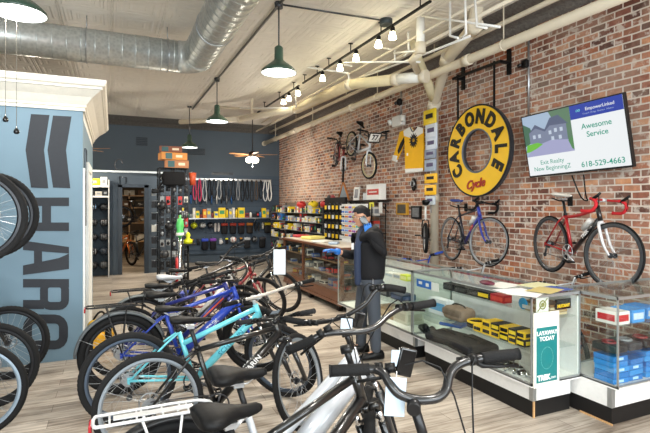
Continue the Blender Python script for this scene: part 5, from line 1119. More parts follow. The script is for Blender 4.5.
row1 = [(1.78, 'bag', '#8c9094', '#2a2a2e', 'dark bag with a grey top'), (1.98, 'bottle', '#c8302c', '#222222', 'red bottle'), (2.2, 'helmet', '#d8e01c', '#2a2a2c', 'fluorescent yellow helmet'), (2.45, 'helmet', '#8c9094', '#d8d8d4', 'grey helmet'), (2.68, 'helmet', '#1c1c1f', '#5c5c60', 'black helmet'), (2.88, 'shoe', '#cfcac6', '#222222', 'pair of pale shoes'), (3.1, 'bag', '#b23a28', '#1c1c1f', 'black bag with a red top, left of three'), (3.36, 'bag', '#b23a28', '#1c1c1f', 'black bag with a red top, middle of three'), (3.62, 'bag', '#b23a28', '#1c1c1f', 'black bag with a red top, right of three'), (3.88, 'bag', '#c87a28', '#2a2420', 'black bag with an orange top'), (4.12, 'shoe', '#2a2a2c', '#222222', 'pair of black shoes'), (4.3, 'bottle', '#c8c4b8', '#222222', 'cream bottle'), (4.45, 'bag', '#e0c41c', '#1e1e20', 'black bag with a yellow top')]
for x, k, c1, c2, lab in row1: hang({'bag': 'saddle_bag', 'shoe': 'cycling_shoes', 'bottle': 'water_bottle', 'helmet': 'bicycle_helmet', 'glove': 'cycling_glove'}[k], lab + ' hanging just under the long steel shelf', k, x, 1.17, k, c1, c2)
row2 = [(1.75, 'glove', '#2a2a2c', '#c8302c', 'black glove with a red cuff'), (1.93, 'glove', '#3a3a3e', '#e8e6e2', 'dark glove with a white cuff'), (2.15, 'glove', '#24262a', '#d09a2c', 'black glove with a mustard cuff'), (2.33, 'glove', '#24262a', '#3a3a3e', 'plain black glove'), (2.52, 'bag', '#2f4bc4', '#1c1c22', 'black bag with a royal blue top'), (2.76, 'bag', '#7a3aa8', '#1c1c22', 'black bag with a purple top'), (3.0, 'glove', '#d8d8d8', '#8a8a8e', 'white glove'), (3.18, 'glove', '#1e1e22', '#e0dc2a', 'black glove with a bright yellow cuff'), (3.36, 'helmet', '#e8e6e2', '#b02828', 'white and red helmet'), (3.62, 'glove', '#1e1e22', '#c88a20', 'black glove with an orange cuff'), (3.8, 'bag', '#b8bcc0', '#28292c', 'dark bag with a silver top'), (4.02, 'helmet', '#2a2a2c', '#8c9094', 'dark helmet'), (4.28, 'bag', '#3c3c40', '#1c1c1e', 'plain black bag')]
for x, k, c1, c2, lab in row2: hang({'bag': 'saddle_bag', 'shoe': 'cycling_shoes', 'bottle': 'water_bottle', 'helmet': 'bicycle_helmet', 'glove': 'cycling_glove'}[k], lab + ' in the second row under the steel shelf', k, x, .72, k, c1, c2)

# tall stand with boxes on top (left of the back wall goods)
gx, gy = 1.24, 11.2
t = root('product_tower', 'tall black wire tower crowded with parts, boxes piled on its top', 'display stand', (gx, gy, 0)); b = MB()
for x in (-.3, .3):
    for y in (-.22, .22): b.bx((x - .015, y - .015, 0), (x + .015, y + .015, 2.5))
for k in range(13): b.bx((-.3, -.23, .1 + k * .2), (.3, -.22, .112 + k * .2)); b.bx((-.31, -.22, .1 + k * .2), (-.30, .22, .112 + k * .2))
for k in range(6): b.bx((-.28 + k * .11, -.235, .1), (-.272 + k * .11, -.225, 2.5))
b.build('frame', mat('#2c2f33', .5), t); MB().bx((-.3, -.2, .05), (.3, .2, .09)).build('base', BLK, t); MB().bx((-.31, -.23, 2.5), (.31, .23, 2.52)).build('shelf', BLK, t); MB().bx((-.02, -.2, .1), (.02, .2, 2.5)).build('back_board', mat('#30343a', .7), t)
for i, (x, y, z, d, c, lab) in enumerate(((.08, -.02, 2.521, (.5, .36, .17), '#b4764a', 'lower brown carton on top of the tall black tower'), (.0, 0, 2.70, (.56, .38, .16), '#d28a3c', 'orange and teal carton in the middle of the pile on the tall tower'), (-.04, .02, 2.87, (.48, .34, .13), '#8c5038', 'top reddish carton on the pile on the tall tower'))):
    t = root('carton', lab, 'box', (gx + x, gy + y, z), (-.05, .1, -.08)[i]); MB().box((0, 0, d[2] / 2), d).build('box', mat(c, .6), t, bev=.005); MB().box((-.12, -d[1] / 2 - .002, d[2] / 2), (.14, .004, d[2] * .8)).build('label_panel', mat('#2c5a5e', .5), t); MB().box((.1, -d[1] / 2 - .002, d[2] * .5), (.14, .004, d[2] * .35)).build('sticker', mat('#ead8b8', .5), t)
k = 0
for r_ in range(10):
    z = 2.36 - r_ * .235
    for c_ in range(5):
        x = -.25 + c_ * .125; ci = rnd.choice([3, 3, 8, 7, 7, 8, 8, 3, 7, 2, 8, 3, 9, 3, 1]); y = -.235
        t = root('hanging_part', '%s packaged part on the tall tower, %s row down, %s from left' % (PN[ci], ORD[r_], ORD[c_]), 'packaged part', (gx + x, gy + y, z), 0, 'packaged parts on the tall tower')
        h = rnd.uniform(.12, .2); MB().box((0, -.06, -h / 2), (.085, .004, h)).build('card', mat(PAL[ci], .5), t)
        MB().ball((0, -.085, -h * .6), .032, (1, .7, 1.3), 6, 8).build('part', mat(rnd.choice(['#1d1d20', '#a8acb0', '#3c3e42', '#77797c']), .35, .4), t)
        MB().tube([(0, .01, .005), (0, -.12, .008)], .003, 4).build('hook', STEEL, t); k += 1
# side goods sticking out left of the tower
for k in range(7):
    z = 2.05 - k * .26; ci = (7, 3, 8, 9, 3, 8, 3)[k]
    t = root('hanging_part', PN[ci] + ' part hanging from the left side of the tall tower, ' + ORD[k] + ' from the top', 'packaged part', (gx - .32, gy - .1, z)); MB().box((-.08, 0, -.08), (.1, .05, .14)).build('card', mat(PAL[ci], .5), t); MB().tube([(.0, 0, .0), (-.14, 0, .0)], .004, 4).build('hook', STEEL, t)
hgr = root('folding_stand', 'black bicycle repair arm folded on the front of the tall tower', 'stand', (gx - .12, gy - .36, 2.1)); MB().tube(smooth([(-.25, 0, -.1), (-.1, 0, .12), (.12, 0, .30), (.2, 0, .1), (.0, 0, -.02)]), .022, 8).build('arm', BLK, hgr); MB().rbox((-.28, 0, -.1), (.14, .08, .09), .02).build('clamp', BLK, hgr)
t = root('orange_cup', 'orange-red plastic cone hanging at the right side of the tall tower', 'cone', (gx + .42, gy - .1, 2.15)); MB().lathe([(0, 0), (.06, 0), (.085, .28), (.075, .28), (.05, .02)], n=16).build('cone', mat('#c2502c', .5), t); MB().tube([(-.1, 0, .27), (0, 0, .3)], .006, 5).build('hook', STEEL, t)
# floor pump stand in front: green bottle and chrome post
p = UY(180, 262, 8.6)
t = root('repair_stand', 'chrome post of a repair stand with a green and white bottle clamped on top', 'stand', (p.x, 8.6, 0)); MB().cyl((0, 0, .02), (0, 0, 1.16), .028, n=14).build('post', CHROME, t); MB().lathe([(.0, .03), (.22, .02), (.24, 0), (0, 0)]).build('base', BLK, t)
MB().lathe([(0, 1.16), (.06, 1.16), (.065, 1.22), (.05, 1.27), (.07, 1.33), (.05, 1.45), (.02, 1.47), (.02, 1.52), (0, 1.53)], n=16).build('bottle', mat('#5cc86a', .3), t); MB().cyl((0, 0, 1.17), (0, 0, 1.22), .068, n=16).build('bottle_label', WHT, t)
t = root('yellow_bell', 'yellow-green cone shaped bottle beside the chrome post', 'bottle', UY(188, 262, 9.0)); t.location.z = 1.0; MB().lathe([(0, 0), (.08, 0), (.08, .05), (.03, .1), (.045, .15), (.02, .2), (0, .21)], n=14).build('body', mat('#dfe01e', .35), t)
st_ = root('side_table', 'small dark stand carrying the yellow-green bottle', 'stand', (t.location.x, 9.0, 0)); MB().bx((-.12, -.12, .97), (.12, .12, 1.0)).build('top', BLK, st_); MB().cyl((0, 0, .03), (0, 0, .97), .02, n=8).build('post', BLK, st_); MB().lathe([(0, .03), (.16, .02), (.17, 0), (0, 0)]).build('base', BLK, st_)
# red bag, red fire extinguisher-like pump by the tower, blue bucket, yellow bag
t = root('red_pump', 'red floor pump standing at the foot of the tall tower', 'pump', (1.22, 10.2, 0)); MB().cyl((0, 0, .04), (0, 0, .62), .035, n=12).build('barrel', RED, t); MB().cyl((0, 0, .62), (0, 0, .78), .01, n=8).build('rod', CHROME, t); MB().cyl((-.1, 0, .78), (.1, 0, .78), .014, n=8).build('handle', BLK, t); MB().bx((-.1, -.05, 0), (.1, .05, .04)).build('foot', BLK, t)
t = root('blue_bucket', 'dark blue plastic bucket on the floor behind the white fork band', 'bucket', (UY(192, 300, 7.4).x, 7.9, 0)); MB().lathe([(0, 0), (.12, 0), (.15, .3), (.157, .3), (.157, .31), (.14, .31), (.115, .02)], n=20).build('bucket', mat('#1d3aa0', .4), t); MB().tube(smooth([(-.15, 0, .29), (-.08, -.1, .2), (.08, -.1, .2), (.15, 0, .29)]), .004, 5).build('bail', STEEL, t)
p = UY(96, 318, 5.75)
t = root('backpack', 'bright yellow bag standing against the corner of the blue wall', 'bag', (-.12, 6.15, 0), .4)
MB().rbox((0, 0, .19), (.28, .2, .36), .08, n=4).build('body', mat('#eab512', .6, bump=.3, scale=20), t); MB().rbox((0, -.1, .14), (.2, .06, .18), .03).build('pocket', mat('#d8a00e', .6), t); MB().tube(smooth([(-.09, .03, .33), (-.03, .0, .44), (.03, .0, .44), (.09, .03, .33)]), .012, 6).build('handle', BLK, t)
# left shelf of helmets between the blue box and the doorway
t = root('merchandise_shelf', 'narrow shelf unit with white top shelves left of the workshop doorway', 'shelf', (-.38, 12.55, 0)); PG = mat('#34424e', .7)
MB().bx((-.6, .18, .1), (.32, .22, 2.3)).build('back_panel', PG, t)
for z in (2.12, 1.88): MB().bx((-.6, -.16, z), (.32, .2, z + .04)).build('shelf', WHT, t)
b = MB()
for x in (-.6, .30): b.bx((x, -.14, 0), (x + .02, .2, 2.3))
b.build('post', WHT, t)
for x, z, c, w, h, lab in ((-.18, 2.161, '#b8d818', .24, .16, 'lime green box on the top shelf left of the doorway'), (-.36, 2.161, '#2c2c30', .08, .26, 'tall black bottle shaped box on the top shelf left of the doorway'), (.08, 2.161, '#d8d8d4', .14, .2, 'white box on the top shelf left of the doorway'), (-.28, 1.921, '#3c3c40', .14, .13, 'dark box on the second shelf left of the doorway'), (-.06, 1.921, '#b8b4aa', .14, .1, 'cream box on the second shelf left of the doorway'), (.12, 1.921, '#26282c', .12, .13, 'black box on the second shelf left of the doorway')):
    q = root('box', lab, 'box', (-.24 + x * .8, 12.5, z)); MB().box((0, 0, h / 2), (w, .2, h)).build('carton', mat(c, .5), q); MB().box((0, -.102, h * .5), (w * .5, .003, h * .4)).build('label_panel', mat('#8c9094', .5), q)
k = 0
for r_, z in enumerate((1.72, 1.35, 1.0, .66, .34)):
    for c_, x in enumerate((-.32, -.02, .2)):
        c1, c2 = [('#26282c', '#5c5c60'), ('#2c2e34', '#84b0d8'), ('#1e2024', '#44464a'), ('#3a3426', '#e0c81c'), ('#24262a', '#55585c'), ('#2c2c30', '#8c9094'), ('#2a2a2e', '#3a3a3c'), ('#1d1e22', '#4c4e52'), ('#33353a', '#707478'), ('#1c1c1f', '#3c3c3f'), ('#26262a', '#b8bcc0'), ('#2c3440', '#44505c'), ('#3c3f44', '#5c6064'), ('#202226', '#4c4e52'), ('#44484c', '#707478')][k]; k += 1
        hang('bicycle_helmet', 'dark helmet left of the doorway, %s row down, %s from the left' % (ORD[r_], ORD[c_]), 'helmet', -.38 + x, z, 'helmet', c1, c2, 'helmets left of the doorway', y=12.73)
# slat shelving of small goods by the brick corner behind the wooden counter
t = root('corner_shelving', 'grey slat shelving of small packaged goods in the corner by the brick wall', 'shelving', (4.45, 11.6, 0)); MB().bx((.28, -1.9, .1), (.34, 1.9, 1.78)).build('back_panel', mat('#7a6a5c', .7), t)
for z in (.5, .8, 1.05, 1.28, 1.5): MB().bx((-.2, -1.9, z), (.3, 1.9, z + .015)).build('shelf', STEEL, t)
for y in (-1.9, -.65, .6, 1.87): MB().bx((-.2, y, 0), (-.17, y + .03, 1.65)).build('post', DKST, t); MB().bx((.25, y, 0), (.28, y + .03, 1.78)).build('post', DKST, t)
for r_, z in enumerate((.515, .815, 1.065, 1.295, 1.515)):
    y = 9.8; i = 0
    while y < 13.45 and i < 36:
        w = rnd.uniform(.06, .15); ci = rnd.choice([0, 1, 2, 2, 3, 3, 8, 9, 10, 7, 4, 8, 9, 3]); h = rnd.uniform(.07, .19)
        t = root('packaged_goods', '%s packet on the corner shelving, %s level up, %s from the near end' % (PN[ci], ORD[r_], ORD[i]), 'packet', (4.36 + rnd.uniform(-.04, .04), y + w / 2, z), 0, 'packets on the corner shelving')
        MB().box((0, 0, h / 2), (.16, w * .9, h)).build('packet', mat(PAL[ci], .5), t); MB().box((-.082, 0, h * .55), (.003, w * .55, h * .35)).build('label_panel', mat(PAL[(ci * 5 + 2) % 12], .5), t)
        y += w + .01; i += 1
for y, c, lab in ((9.9, '#b02828', 'red helmet on top of the corner shelving, nearest one'), (10.6, '#e0c41c', 'yellow helmet on top of the corner shelving'), (11.4, '#c8302c', 'bright red helmet farther along on top of the corner shelving')):
    t = root('bicycle_helmet', lab, 'helmet', (4.4, y, 1.53 + .19)); MB().ball((0, 0, .0), .13, (.9, 1.15, .7)).build('shell', mat(c, .35), t); MB().tube([(-.06, -.1, .06), (-.06, .1, .06)], .014, 6).build('vent', BLK, t)
# black stand of yellow/black packs at mid height (left of the sunglasses)
t = root('lock_display', 'tall black display of locks with yellow labels left of the sunglasses board', 'display stand', (4.35, 9.25, 0)); MB().bx((-.03, -.5, 0), (.03, .5, 1.86)).build('board', BLK, t); MB().bx((-.25, -.5, 0), (.15, .5, .1)).build('base', BLK, t)
for r_ in range(4):
    for c_ in range(5):
        q = root('bicycle_lock', 'labelled U lock on the black display, %s row down, %s from the near side' % (ORD[r_], ORD[c_]), 'lock', (4.31, 8.82 + c_ * .19, 1.72 - r_ * .2), 0, 'locks on the black display')
        MB().tube(smooth([(-.03, -.05, -.12), (-.03, -.05, -.02), (-.03, 0, .02), (-.03, .05, -.02), (-.03, .05, -.12)]), .009, 6).build('shackle', DKST, q); MB().cyl((-.03, -.07, -.12), (-.03, .07, -.12), .015, n=8).build('crossbar', BLK, q); MB().box((-.045, 0, -.07), (.004, .1, .08)).build('label_panel', YEL if (r_ + c_) % 3 else mat('#d8d8d4', .5), q)

# ---------------------------------------------------------------- workshop seen through the doorway
wk = [(.62, 15.3, 1.0, '#26282c', 'black workshop bicycle seen through the doorway, left'), (1.1, 14.6, .4, '#b8622c', 'orange bicycle seen through the doorway, right'), (.3, 16.4, .2, '#3a3c40', 'grey bicycle deepest in the workshop')]
for x, y, z, c, lab in ((.05, 15.6, 0, '#c8641e', 'orange bicycle standing in the workshop behind the doorway'), (.5, 14.7, 0, '#26282c', 'black bicycle standing in the workshop just behind the doorway'), (.3, 16.6, 1.0, '#30343c', 'dark bicycle hung high in the workshop behind the doorway')):
    bike(lab, (x, y, z), B(-65 if z == 0 else 0), col=c, R=.34, tw=.024, bar='riser', seatz=.92, hl=.14, fl=.42)
t = root('workshop_shelf', 'wooden workshop shelf of cartons at the back of the doorway view', 'shelf', (.6, 17.2, 0))
for z in (.5, 1.1, 1.6, 2.0): MB().bx((-1.6, -.25, z), (.88, .25, z + .04)).build('board', LWOOD, t)
for x in (-1.6, -.1, .86): MB().bx((x, -.25, 0), (x + .04, .25, 2.2)).build('post', LWOOD, t)
for i in range(12):
    z = (.541, 1.141, 1.641, 2.041)[i % 4]; x = .1 + (i // 4) * .42 - (0 if i % 2 else .1)
    q = root('workshop_box', '%s carton on the workshop shelf, %s board up, %s from the left' % (('dark', 'tan', 'white', 'brown')[(i * 3 + i // 4) % 4], ORD[i % 4], ORD[i // 4]), 'box', (x, 17.1, z)); MB().box((0, 0, .1 if i % 4 < 3 else .08), (.32, .3, .2 if i % 4 < 3 else .16)).build('carton', mat(('#3a3632', '#b08c60', '#d8d4c8', '#6c4c34')[(i * 3 + i // 4) % 4], .6), q); MB().box((0, -.152, .1), (.1, .004, .06)).build('label_panel', WHT, q)
# white paper tags on bars
for (px, py, tt_, w, h, lab) in ((346.5, 325, 2.55, .062, .085, 'white price tag tied to the handlebar of the silver electric bicycle'), (399, 357, 2.15, .07, .075, 'pale blue-white tag behind the grip of the nearest bicycle'), (395.5, 393, 1.46, .062, .118, 'tall white tag hanging from the U-shaped handlebar')):
    p = U(px, py, tt_); o = MB().rbox((0, 0, -h * .1), (w, .003, h), .0012).build('price_tag', mat('#b6c6d6', .5)); o.location = p; o.rotation_euler = (0, .06, -TH); tag(o, lab, 'tag')
    MB().tube([(0, 0, h * .4), (.0, .004, h * .55)], .0015, 4).build('string', WHT, o)
p = U(279.5, 262, 4.6); o = MB().rbox((0, 0, 0), (.115, .003, .24), .0012).build('paper_sign', mat('#d2dae2', .5), loc=p); o.rotation_euler = (0, 0, -TH); tag(o, 'large blank white paper hanging from a handlebar in front of the wooden counter', 'paper')
# phone-like screens on the electric bikes
for (px, py, tt_, w, h, rz, lab) in ((406, 362, 1.5, .052, .088, .15, 'slanted black screen mounted on the U-shaped handlebar'), (359, 320, 2.6, .055, .085, 0, 'black screen on the silver electric bicycle beside the white tag')):
    p = U(px, py, tt_); t = root('bike_screen', lab, 'screen', p, -TH + rz); b = MB(Matrix.Rotation(.25, 4, 'Y')); b.rbox((0, 0, 0), (w, .012, h), .004); b.build('case', BLKG, t)
    b = MB(Matrix.Rotation(.25, 4, 'Y')); b.box((0, -.0065, 0), (w * .86, .001, h * .86)); b.build('glass', mat('#0c0c0e', .08), t); MB().tube([(0, .01, -.02), (.0, .03, -.05)], .006, 6).build('mount', BLK, t)

# black fabric goods on the front of the tall tower, little lever fixture on the partition
bag('fabric_bag', 'black fabric bag hanging at the upper front of the tall tower', 'bag', (gx - .02, gy - .38, 2.12), (.46, .12, .3), '#141416')
t = root('wall_bracket', 'small dark metal bracket with a ring on the ledge left above the doorway', 'bracket', (.14, PY - .05, 2.546)); MB().bx((-.05, -.06, 0), (.06, .04, .02)).build('plate', DKST, t)
MB().tube(smooth([(-.04, 0, .01), (-.08, -.03, .14), (-.02, -.03, .26), (.07, -.03, .25), (.1, -.03, .16)]), .016, 6).build('arm', DKST, t)
t = root('wall_ring', 'thin black wire ring hanging on the partition just below the metal bracket', 'ring', (.24, PY - .015, 2.3)); MB().tube([(-.07, 0, .1), (.08, 0, .08), (.07, 0, -.08), (-.06, 0, -.1)], .01, 6, closed=True).build('wire', BLK, t); MB().cyl((0, .02, .09), (0, -.01, .09), .008, n=6).build('nail', STEEL, t)
for k, (x, y, z, w) in enumerate(((.22, -.3, .95, .14), (-.2, -.3, .7, .16), (.1, -.32, .5, .18), (-.1, -.3, 1.3, .12), (.2, -.3, 1.55, .12), (-.25, -.3, 1.75, .12))):
    hang('bicycle_helmet', 'dark helmet hanging on the tall tower, ' + ORD[k] + ' of the six helmets there', 'helmet', gx + x, z, 'helmet', ('#1c1c1f', '#3c3f44', '#26282c')[k % 3], ('#8c9094', '#2a2a2c')[k % 2], 'helmets on the tall tower', y=gy + y + .08)
# ================================================================ THE MAN ON THE PHONE
# local frame: x = image right, y = away from the camera, z up; feet at the origin
mp = U(367, 360, 5.35); man = root('person', 'man in black jacket and grey trousers, blue gloves, holding a phone to his ear', 'person', (mp.x, mp.y, 0), -TH)
SKIN = mat('#c28f72', .5); JK = mat('#18181b', .75, bump=.3, scale=30); TR = mat('#3d434c', .8, bump=.2, scale=30); HAIR = mat('#141316', .6, bump=.6, scale=90); NV = mat('#1f2c46', .75); GLV = mat('#2a6fc0', .35)
def skin(name, nodes, edges, m, parent, sub=2, rootn=0):
    me = bpy.data.meshes.new(name); me.from_pydata([n[0] for n in nodes], edges, []); me.materials.append(m)
    o = bpy.data.objects.new(name, me); C.objects.link(o); o.parent = parent
    md = o.modifiers.new('skin', 'SKIN'); md.use_smooth_shade = True
    for i, n in enumerate(nodes): r = n[1]; me.skin_vertices[0].data[i].radius = (r, r) if not isinstance(r, tuple) else r; me.skin_vertices[0].data[i].use_root = (i == rootn)
    s = o.modifiers.new('sub', 'SUBSURF'); s.levels = sub; s.render_levels = sub
    dg = bpy.context.evaluated_depsgraph_get(); bpy.context.view_layer.update()
    m2 = bpy.data.meshes.new_from_object(o.evaluated_get(bpy.context.evaluated_depsgraph_get())); o.modifiers.clear(); o.data = m2; m2.name = name
    for p in m2.polygons: p.use_smooth = True
    if not m2.materials: m2.materials.append(m)
    return o
# joints
PEL = (.02, 0, .93); WA = (.02, 0, 1.08); CH = (.03, 0, 1.26); UC = (.02, 0, 1.38); NK = (.0, 0, 1.455); NK2 = (-.03, 0, 1.50); HD = (-.055, .0, 1.56)
LS = (.06, -.17, 1.37); LE = (.17, -.30, 1.16); LW = (.01, -.17, 1.37); LH = (-.0, -.135, 1.44)       # near arm, phone hand
RS = (-.05, .16, 1.36); RE = (-.12, .16, 1.10); RW = (-.33, .02, 1.17); RH = (-.40, -.02, 1.19)       # far arm reaching left
LHp = (.04, -.06, .86); LK = (.07, -.10, .50); LA = (.09, -.11, .09); LT = (-.06, -.14, .035)
RHp = (.0, .07, .86); RK = (-.06, .11, .50); RA = (-.05, .15, .09); RT = (-.2, .14, .035)
nodes = [(PEL, (.09, .075)), (WA, (.09, .08)), (CH, (.11, .09)), (UC, (.11, .09)), (NK, .055), (NK2, .055),
         (LS, .055), (LE, .042), (LW, .028), (RS, .055), (RE, .042), (RW, .028),
         (LHp, .055), (LK, .05), (LA, .034), (LT, .018), (RHp, .055), (RK, .05), (RA, .034), (RT, .018), ((-.04, 0, 1.53), .058)]
edges = [(0, 1), (1, 2), (2, 3), (3, 4), (4, 5), (3, 6), (6, 7), (7, 8), (3, 9), (9, 10), (10, 11), (0, 12), (12, 13), (13, 14), (14, 15), (0, 16), (16, 17), (17, 18), (18, 19), (5, 20)]
body = skin('body', nodes, edges, SKIN, man)
# head: sculpted by rings, facing -x and slightly down, joined into the body mesh
hm = MB(Matrix.Translation(HD) @ Matrix.Rotation(.14, 4, 'Z') @ Matrix.Rotation(-.22, 4, 'Y'))
def headpt(th, ph):
    x, y, z = math.sin(th) * math.cos(ph), math.sin(th) * math.sin(ph), math.cos(th)
    X = x * .098; Y = y * .076; Z = z * .118
    if z < 0: Y *= 1 + z * .32; X = X * (1 + z * .12) - .018 * -z * (1 if x < 0 else .3)
    if x < -.5:                                   # face plane
        f = (-x - .5) * 2
        X += .010 * f * (1 if abs(z) < .55 else .3)
        if abs(y) < .22 and -.35 < z < .12: X -= .030 * (1 - abs(y) / .22) * (1 - abs(z + .12) / .25 if abs(z + .12) < .25 else 0)   # nose
        if .02 < z < .22 and .15 < abs(y) < .6: X += .007      # eye sockets
        if abs(y) < .4 and -.62 < z < -.48: X -= .006
        if z < -.78: X -= .010
    return (X, Y, Z)
vs = []; n_, m_ = 34, 40
for i in range(n_ + 1):
    for j in range(m_): vs.append(headpt(PI * i / n_, 2 * PI * j / m_))
hm.add(vs, [(i * m_ + j, (i + 1) * m_ + j, (i + 1) * m_ + (j + 1) % m_, i * m_ + (j + 1) % m_) for i in range(n_) for j in range(m_)], True)
for s in (-1, 1):
    hm.ball((.008, s * .076, -.005), .03, (.7, .3, 1.1), 8, 10)         # ears
def hand(b, w, fwd, palm_n, thumb_side, s=1.0, curl=.6):
    fwd = V(fwd).normalized(); pn = V(palm_n); pn = (pn - fwd * pn.dot(fwd)).normalized(); sd = fwd.cross(pn) * thumb_side; w = V(w)
    R = Matrix((sd, fwd, pn)).transposed()
    b.rbox(w + fwd * .05 * s, (.085 * s, .10 * s, .028 * s), .013 * s, R)
    for k, L in enumerate((.072, .08, .074, .058)):
        o = w + fwd * .095 * s + sd * (.031 - .0205 * k) * s; p = [o]; d = fwd.copy(); ax = sd
        for q, f in enumerate((.45, .3, .25)):
            d = (d * math.cos(curl * (.5 + .4 * q)) + pn * math.sin(curl * (.5 + .4 * q))).normalized(); p.append(p[-1] + d * L * f * s)
        b.tube(p, [.0098 * s, .0092 * s, .0085 * s, .0065 * s], 8)
    o = w + fwd * .025 * s + sd * .035 * s; b.tube([o, o + (sd * .8 + fwd * .6).normalized() * .035 * s + pn * .008, o + (sd * .6 + fwd).normalized() * .065 * s + pn * .025], [.013 * s, .011 * s, .008 * s], 8)
# merge head into the body mesh
import bmesh
bmh = bmesh.new(); bmh.from_mesh(body.data); tmp = hm.mesh('tmp', SKIN); bmh.from_mesh(tmp); bmh.to_mesh(body.data); bmh.free()
HM = hm.T
# gloved hands (gloves cover both hands)
g = MB(); hand(g, LW, V(LH) - V(LW), (.05, .9, .1), -1, 1.05, .75); g.tube([V(LW) - (V(LH) - V(LW)) * .25, V(LW) + (V(LH) - V(LW)) * .35], [.038, .034], 12); g.build('glove', GLV, man)
g = MB(); hand(g, RW, V(RH) - V(RW), (0, -.1, -1), -1, 1.05, .4); g.tube([V(RW) - (V(RH) - V(RW)) * .3, V(RW) + (V(RH) - V(RW)) * .3], [.038, .034], 12); g.build('glove', GLV, man)
# hair: cap over the skull, longer on top, faded sides
b = MB(HM); vs = []; K = []
for i in range(15):
    th = 1.42 * i / 14
    for j in range(32):
        ph = 2 * PI * j / 32; lim = 1.0 if math.cos(ph) > .1 else (.72 if math.cos(ph) < -.6 else .86); t_ = th * lim * (1.18 if math.cos(ph) > .3 else 1); x, y, z = headpt(t_, ph); s_ = 1.035 + .08 * max(0, math.cos(t_)) + (.05 if math.cos(ph) < -.3 and t_ > .4 else 0) + .012 * math.sin(j * 2.7 + i)
        vs.append((x * s_, y * 1.05, z * s_))
b.add(vs, [(i * 32 + j, (i + 1) * 32 + j, (i + 1) * 32 + (j + 1) % 32, i * 32 + (j + 1) % 32) for i in range(14) for j in range(32)], True); b.build('hair', HAIR, man)
# face details
b = MB(HM)
for s in (-1, 1): b.ball((-.080, s * .031, .012), .011, (.6, 1.1, .8), 6, 8)
b.build('eyes', mat('#e8e4de', .2), man); b = MB(HM)
for s in (-1, 1): b.ball((-.0865, s * .031, .011), .0048, (.6, 1, 1), 5, 8)
b.build('pupils', mat('#1c1410', .2), man); b = MB(HM)
for s in (-1, 1): b.tube([(-.092, s * .014, .036), (-.093, s * .032, .041), (-.082, s * .05, .036)], [.003, .004, .002], 6)
b.build('eyebrows', HAIR, man)
MB(HM).tube([(-.090, -.024, -.070), (-.099, 0, -.067), (-.090, .024, -.070)], [.003, .005, .003], 6).build('lips', mat('#a46458', .5), man)
b = MB(HM)
for s in (-1, 1):
    b.tube([( -.102, s * .033 + .022 * math.cos(a), .010 + .016 * math.sin(a)) for a in [2 * PI * k / 16 for k in range(16)]], .0018, 5, closed=True)
    b.tube([(-.101, s * .055, .014), (-.05, s * .079, .014), (.01, s * .084, .008)], .0018, 5)
b.tube([(-.102, -.011, .014), (-.104, 0, .017), (-.102, .011, .014)], .0016, 5); b.build('eyeglasses', mat('#2a2a2c', .3), man)
# clothes
jn = [((.035, 0, .78), (.18, .165)), ((.035, 0, 1.0), (.18, .16)), ((.04, 0, 1.16), (.19, .16)), ((.04, -.01, 1.30), (.185, .165)), ((.02, 0, 1.40), (.12, .10)), ((.0, 0, 1.45), .078),
      (LS, .088), (V(LS).lerp(V(LE), .5), .078), (LE, .07), (V(LE).lerp(V(LW), .5), .062), (V(LE).lerp(V(LW), .88), .048), (RS, .085), (RE, .068), (V(RE).lerp(V(RW), .85), .05)]
skin('jacket', jn, [(0, 1), (1, 2), (2, 3), (3, 4), (4, 5), (4, 6), (6, 7), (7, 8), (8, 9), (9, 10), (4, 11), (11, 12), (12, 13)], JK, man)
# open front showing the navy shirt on the side he faces
skin('shirt', [((-.095, -.075, .80), (.04, .06)), ((-.105, -.085, 1.0), (.042, .055)), ((-.105, -.085, 1.2), (.045, .055)), ((-.075, -.05, 1.34), (.05, .055)), ((-.015, 0, 1.46), .066)], [(0, 1), (1, 2), (2, 3), (3, 4)], NV, man, 2)
MB(Matrix.Translation((-.165, -.10, 1.24)) @ Matrix.Rotation(-.7, 4, 'Z')).rbox((0, 0, 0), (.006, .04, .07), .002).build('name_badge', WHT, man)
tn = [((.03, -.01, 1.02), (.15, .15)), ((.04, -.07, .80), .115), (V(LHp).lerp(V(LK), .5), .092), (LK, .078), (V(LK).lerp(V(LA), .5), .07), ((.088, -.11, .06), .06), ((-.0, .075, .80), .115), (V(RHp).lerp(V(RK), .5), .092), (RK, .078), (V(RK).lerp(V(RA), .5), .07), ((-.052, .148, .06), .06)]
skin('trousers', tn, [(0, 1), (1, 2), (2, 3), (3, 4), (4, 5), (0, 6), (6, 7), (7, 8), (8, 9), (9, 10)], TR, man)
for A_, T_ in ((LA, LT), (RA, RT)):
    d = V((T_[0] - A_[0], T_[1] - A_[1], 0)).normalized(); sd = V((-d.y, d.x, 0)); rings = []
    for x, w, z, h in ((-.09, .02, .04, .035), (-.07, .04, .055, .05), (0, .045, .06, .055), (.08, .05, .045, .04), (.15, .048, .035, .03), (.2, .02, .028, .018)):
        rings.append([V((A_[0], A_[1], 0)) + d * x + sd * (w * math.cos(a)) + V((0, 0, max(.008, z + h * math.sin(a)))) for a in [2 * PI * k / 12 for k in range(12)]])
    MB().loft(rings).build('shoe', BLK, man)
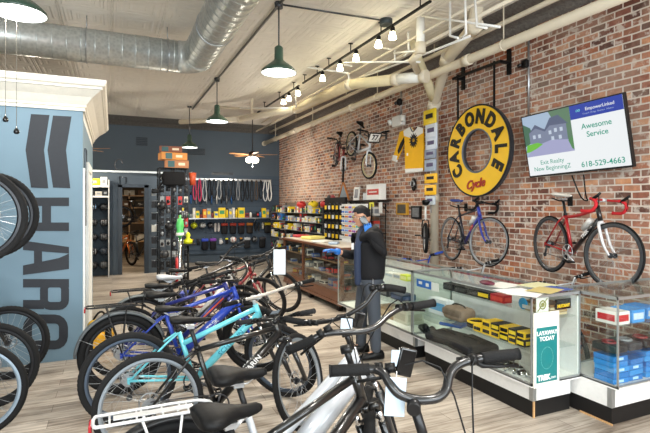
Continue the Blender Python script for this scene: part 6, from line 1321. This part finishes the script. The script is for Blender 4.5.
kc = MB(); q = V((.045, -.215, .80)); kc.tube([q + V((0, 0, .1)), q], .004, 5).torus(q + V((0, 0, -.015)), .014, .0025, 14, 5, 'y').box(q + V((0, 0, -.06)), (.012, .004, .06)); kc.build('key_ring', STEEL, man)
# the phone he holds
pm = man.matrix_basis; hp = V((-.03, -.095, 1.50)); W_ = Matrix.Translation(V((mp.x, mp.y, 0))) @ Matrix.Rotation(-TH, 4, 'Z')
ph = root('mobile_phone', 'black phone held against the ear of the man in the black jacket', 'phone', W_ @ hp, 0); ph.rotation_euler = (0, -.5, -TH); MB().rbox((0, 0, 0), (.07, .009, .145), .004).build('case', BLKG, ph); MB().box((0, .005, 0), (.062, .001, .132)).build('glass', mat('#101014', .05), ph)
# ================================================================ LIGHT AND CAMERA
wd = bpy.data.worlds.new('sky'); bpy.context.scene.world = wd; wd.use_nodes = True
wd.node_tree.nodes['Background'].inputs[0].default_value = (.85, .93, 1, 1); wd.node_tree.nodes['Background'].inputs[1].default_value = 1.0
def area(name, loc, rot, sx, sy, e, col=(1, 1, 1)):
    l = bpy.data.lights.new(name, 'AREA'); l.shape = 'RECTANGLE'; l.size = sx; l.size_y = sy; l.energy = e; l.color = col
    o = bpy.data.objects.new(name, l); C.objects.link(o); o.location = loc; o.rotation_euler = rot; return o
area('window_daylight', (-.2, FY + .15, 2.1), (PI / 2 + .38, 0, 0), 9.6, 2.9, 640, (.9, .96, 1))
# warm area light under the ceiling of the workshop behind the doorway
l = area('workshop_lamp', (.3, 14.6, 2.4), (0, 0, 0), 1.2, .3, 30, (1, .8, .55))
sc = bpy.context.scene
sc.view_settings.view_transform = 'Standard'; sc.view_settings.look = 'None'; sc.view_settings.exposure = .42; sc.view_settings.gamma = 1; sc.view_settings.use_curve_mapping = False
sc.cycles.use_denoising = True; sc.cycles.max_bounces = 8; sc.cycles.transparent_max_bounces = 24
cam = bpy.data.cameras.new('camera'); cam.sensor_width = 36; cam.lens = FP / 650 * 36; cam.shift_y = (HZ - 216.5) / 650; cam.clip_start = .05
co = bpy.data.objects.new('camera', cam); C.objects.link(co); co.location = (0, 0, EYE); co.rotation_euler = (PI / 2, 0, -TH); sc.camera = co
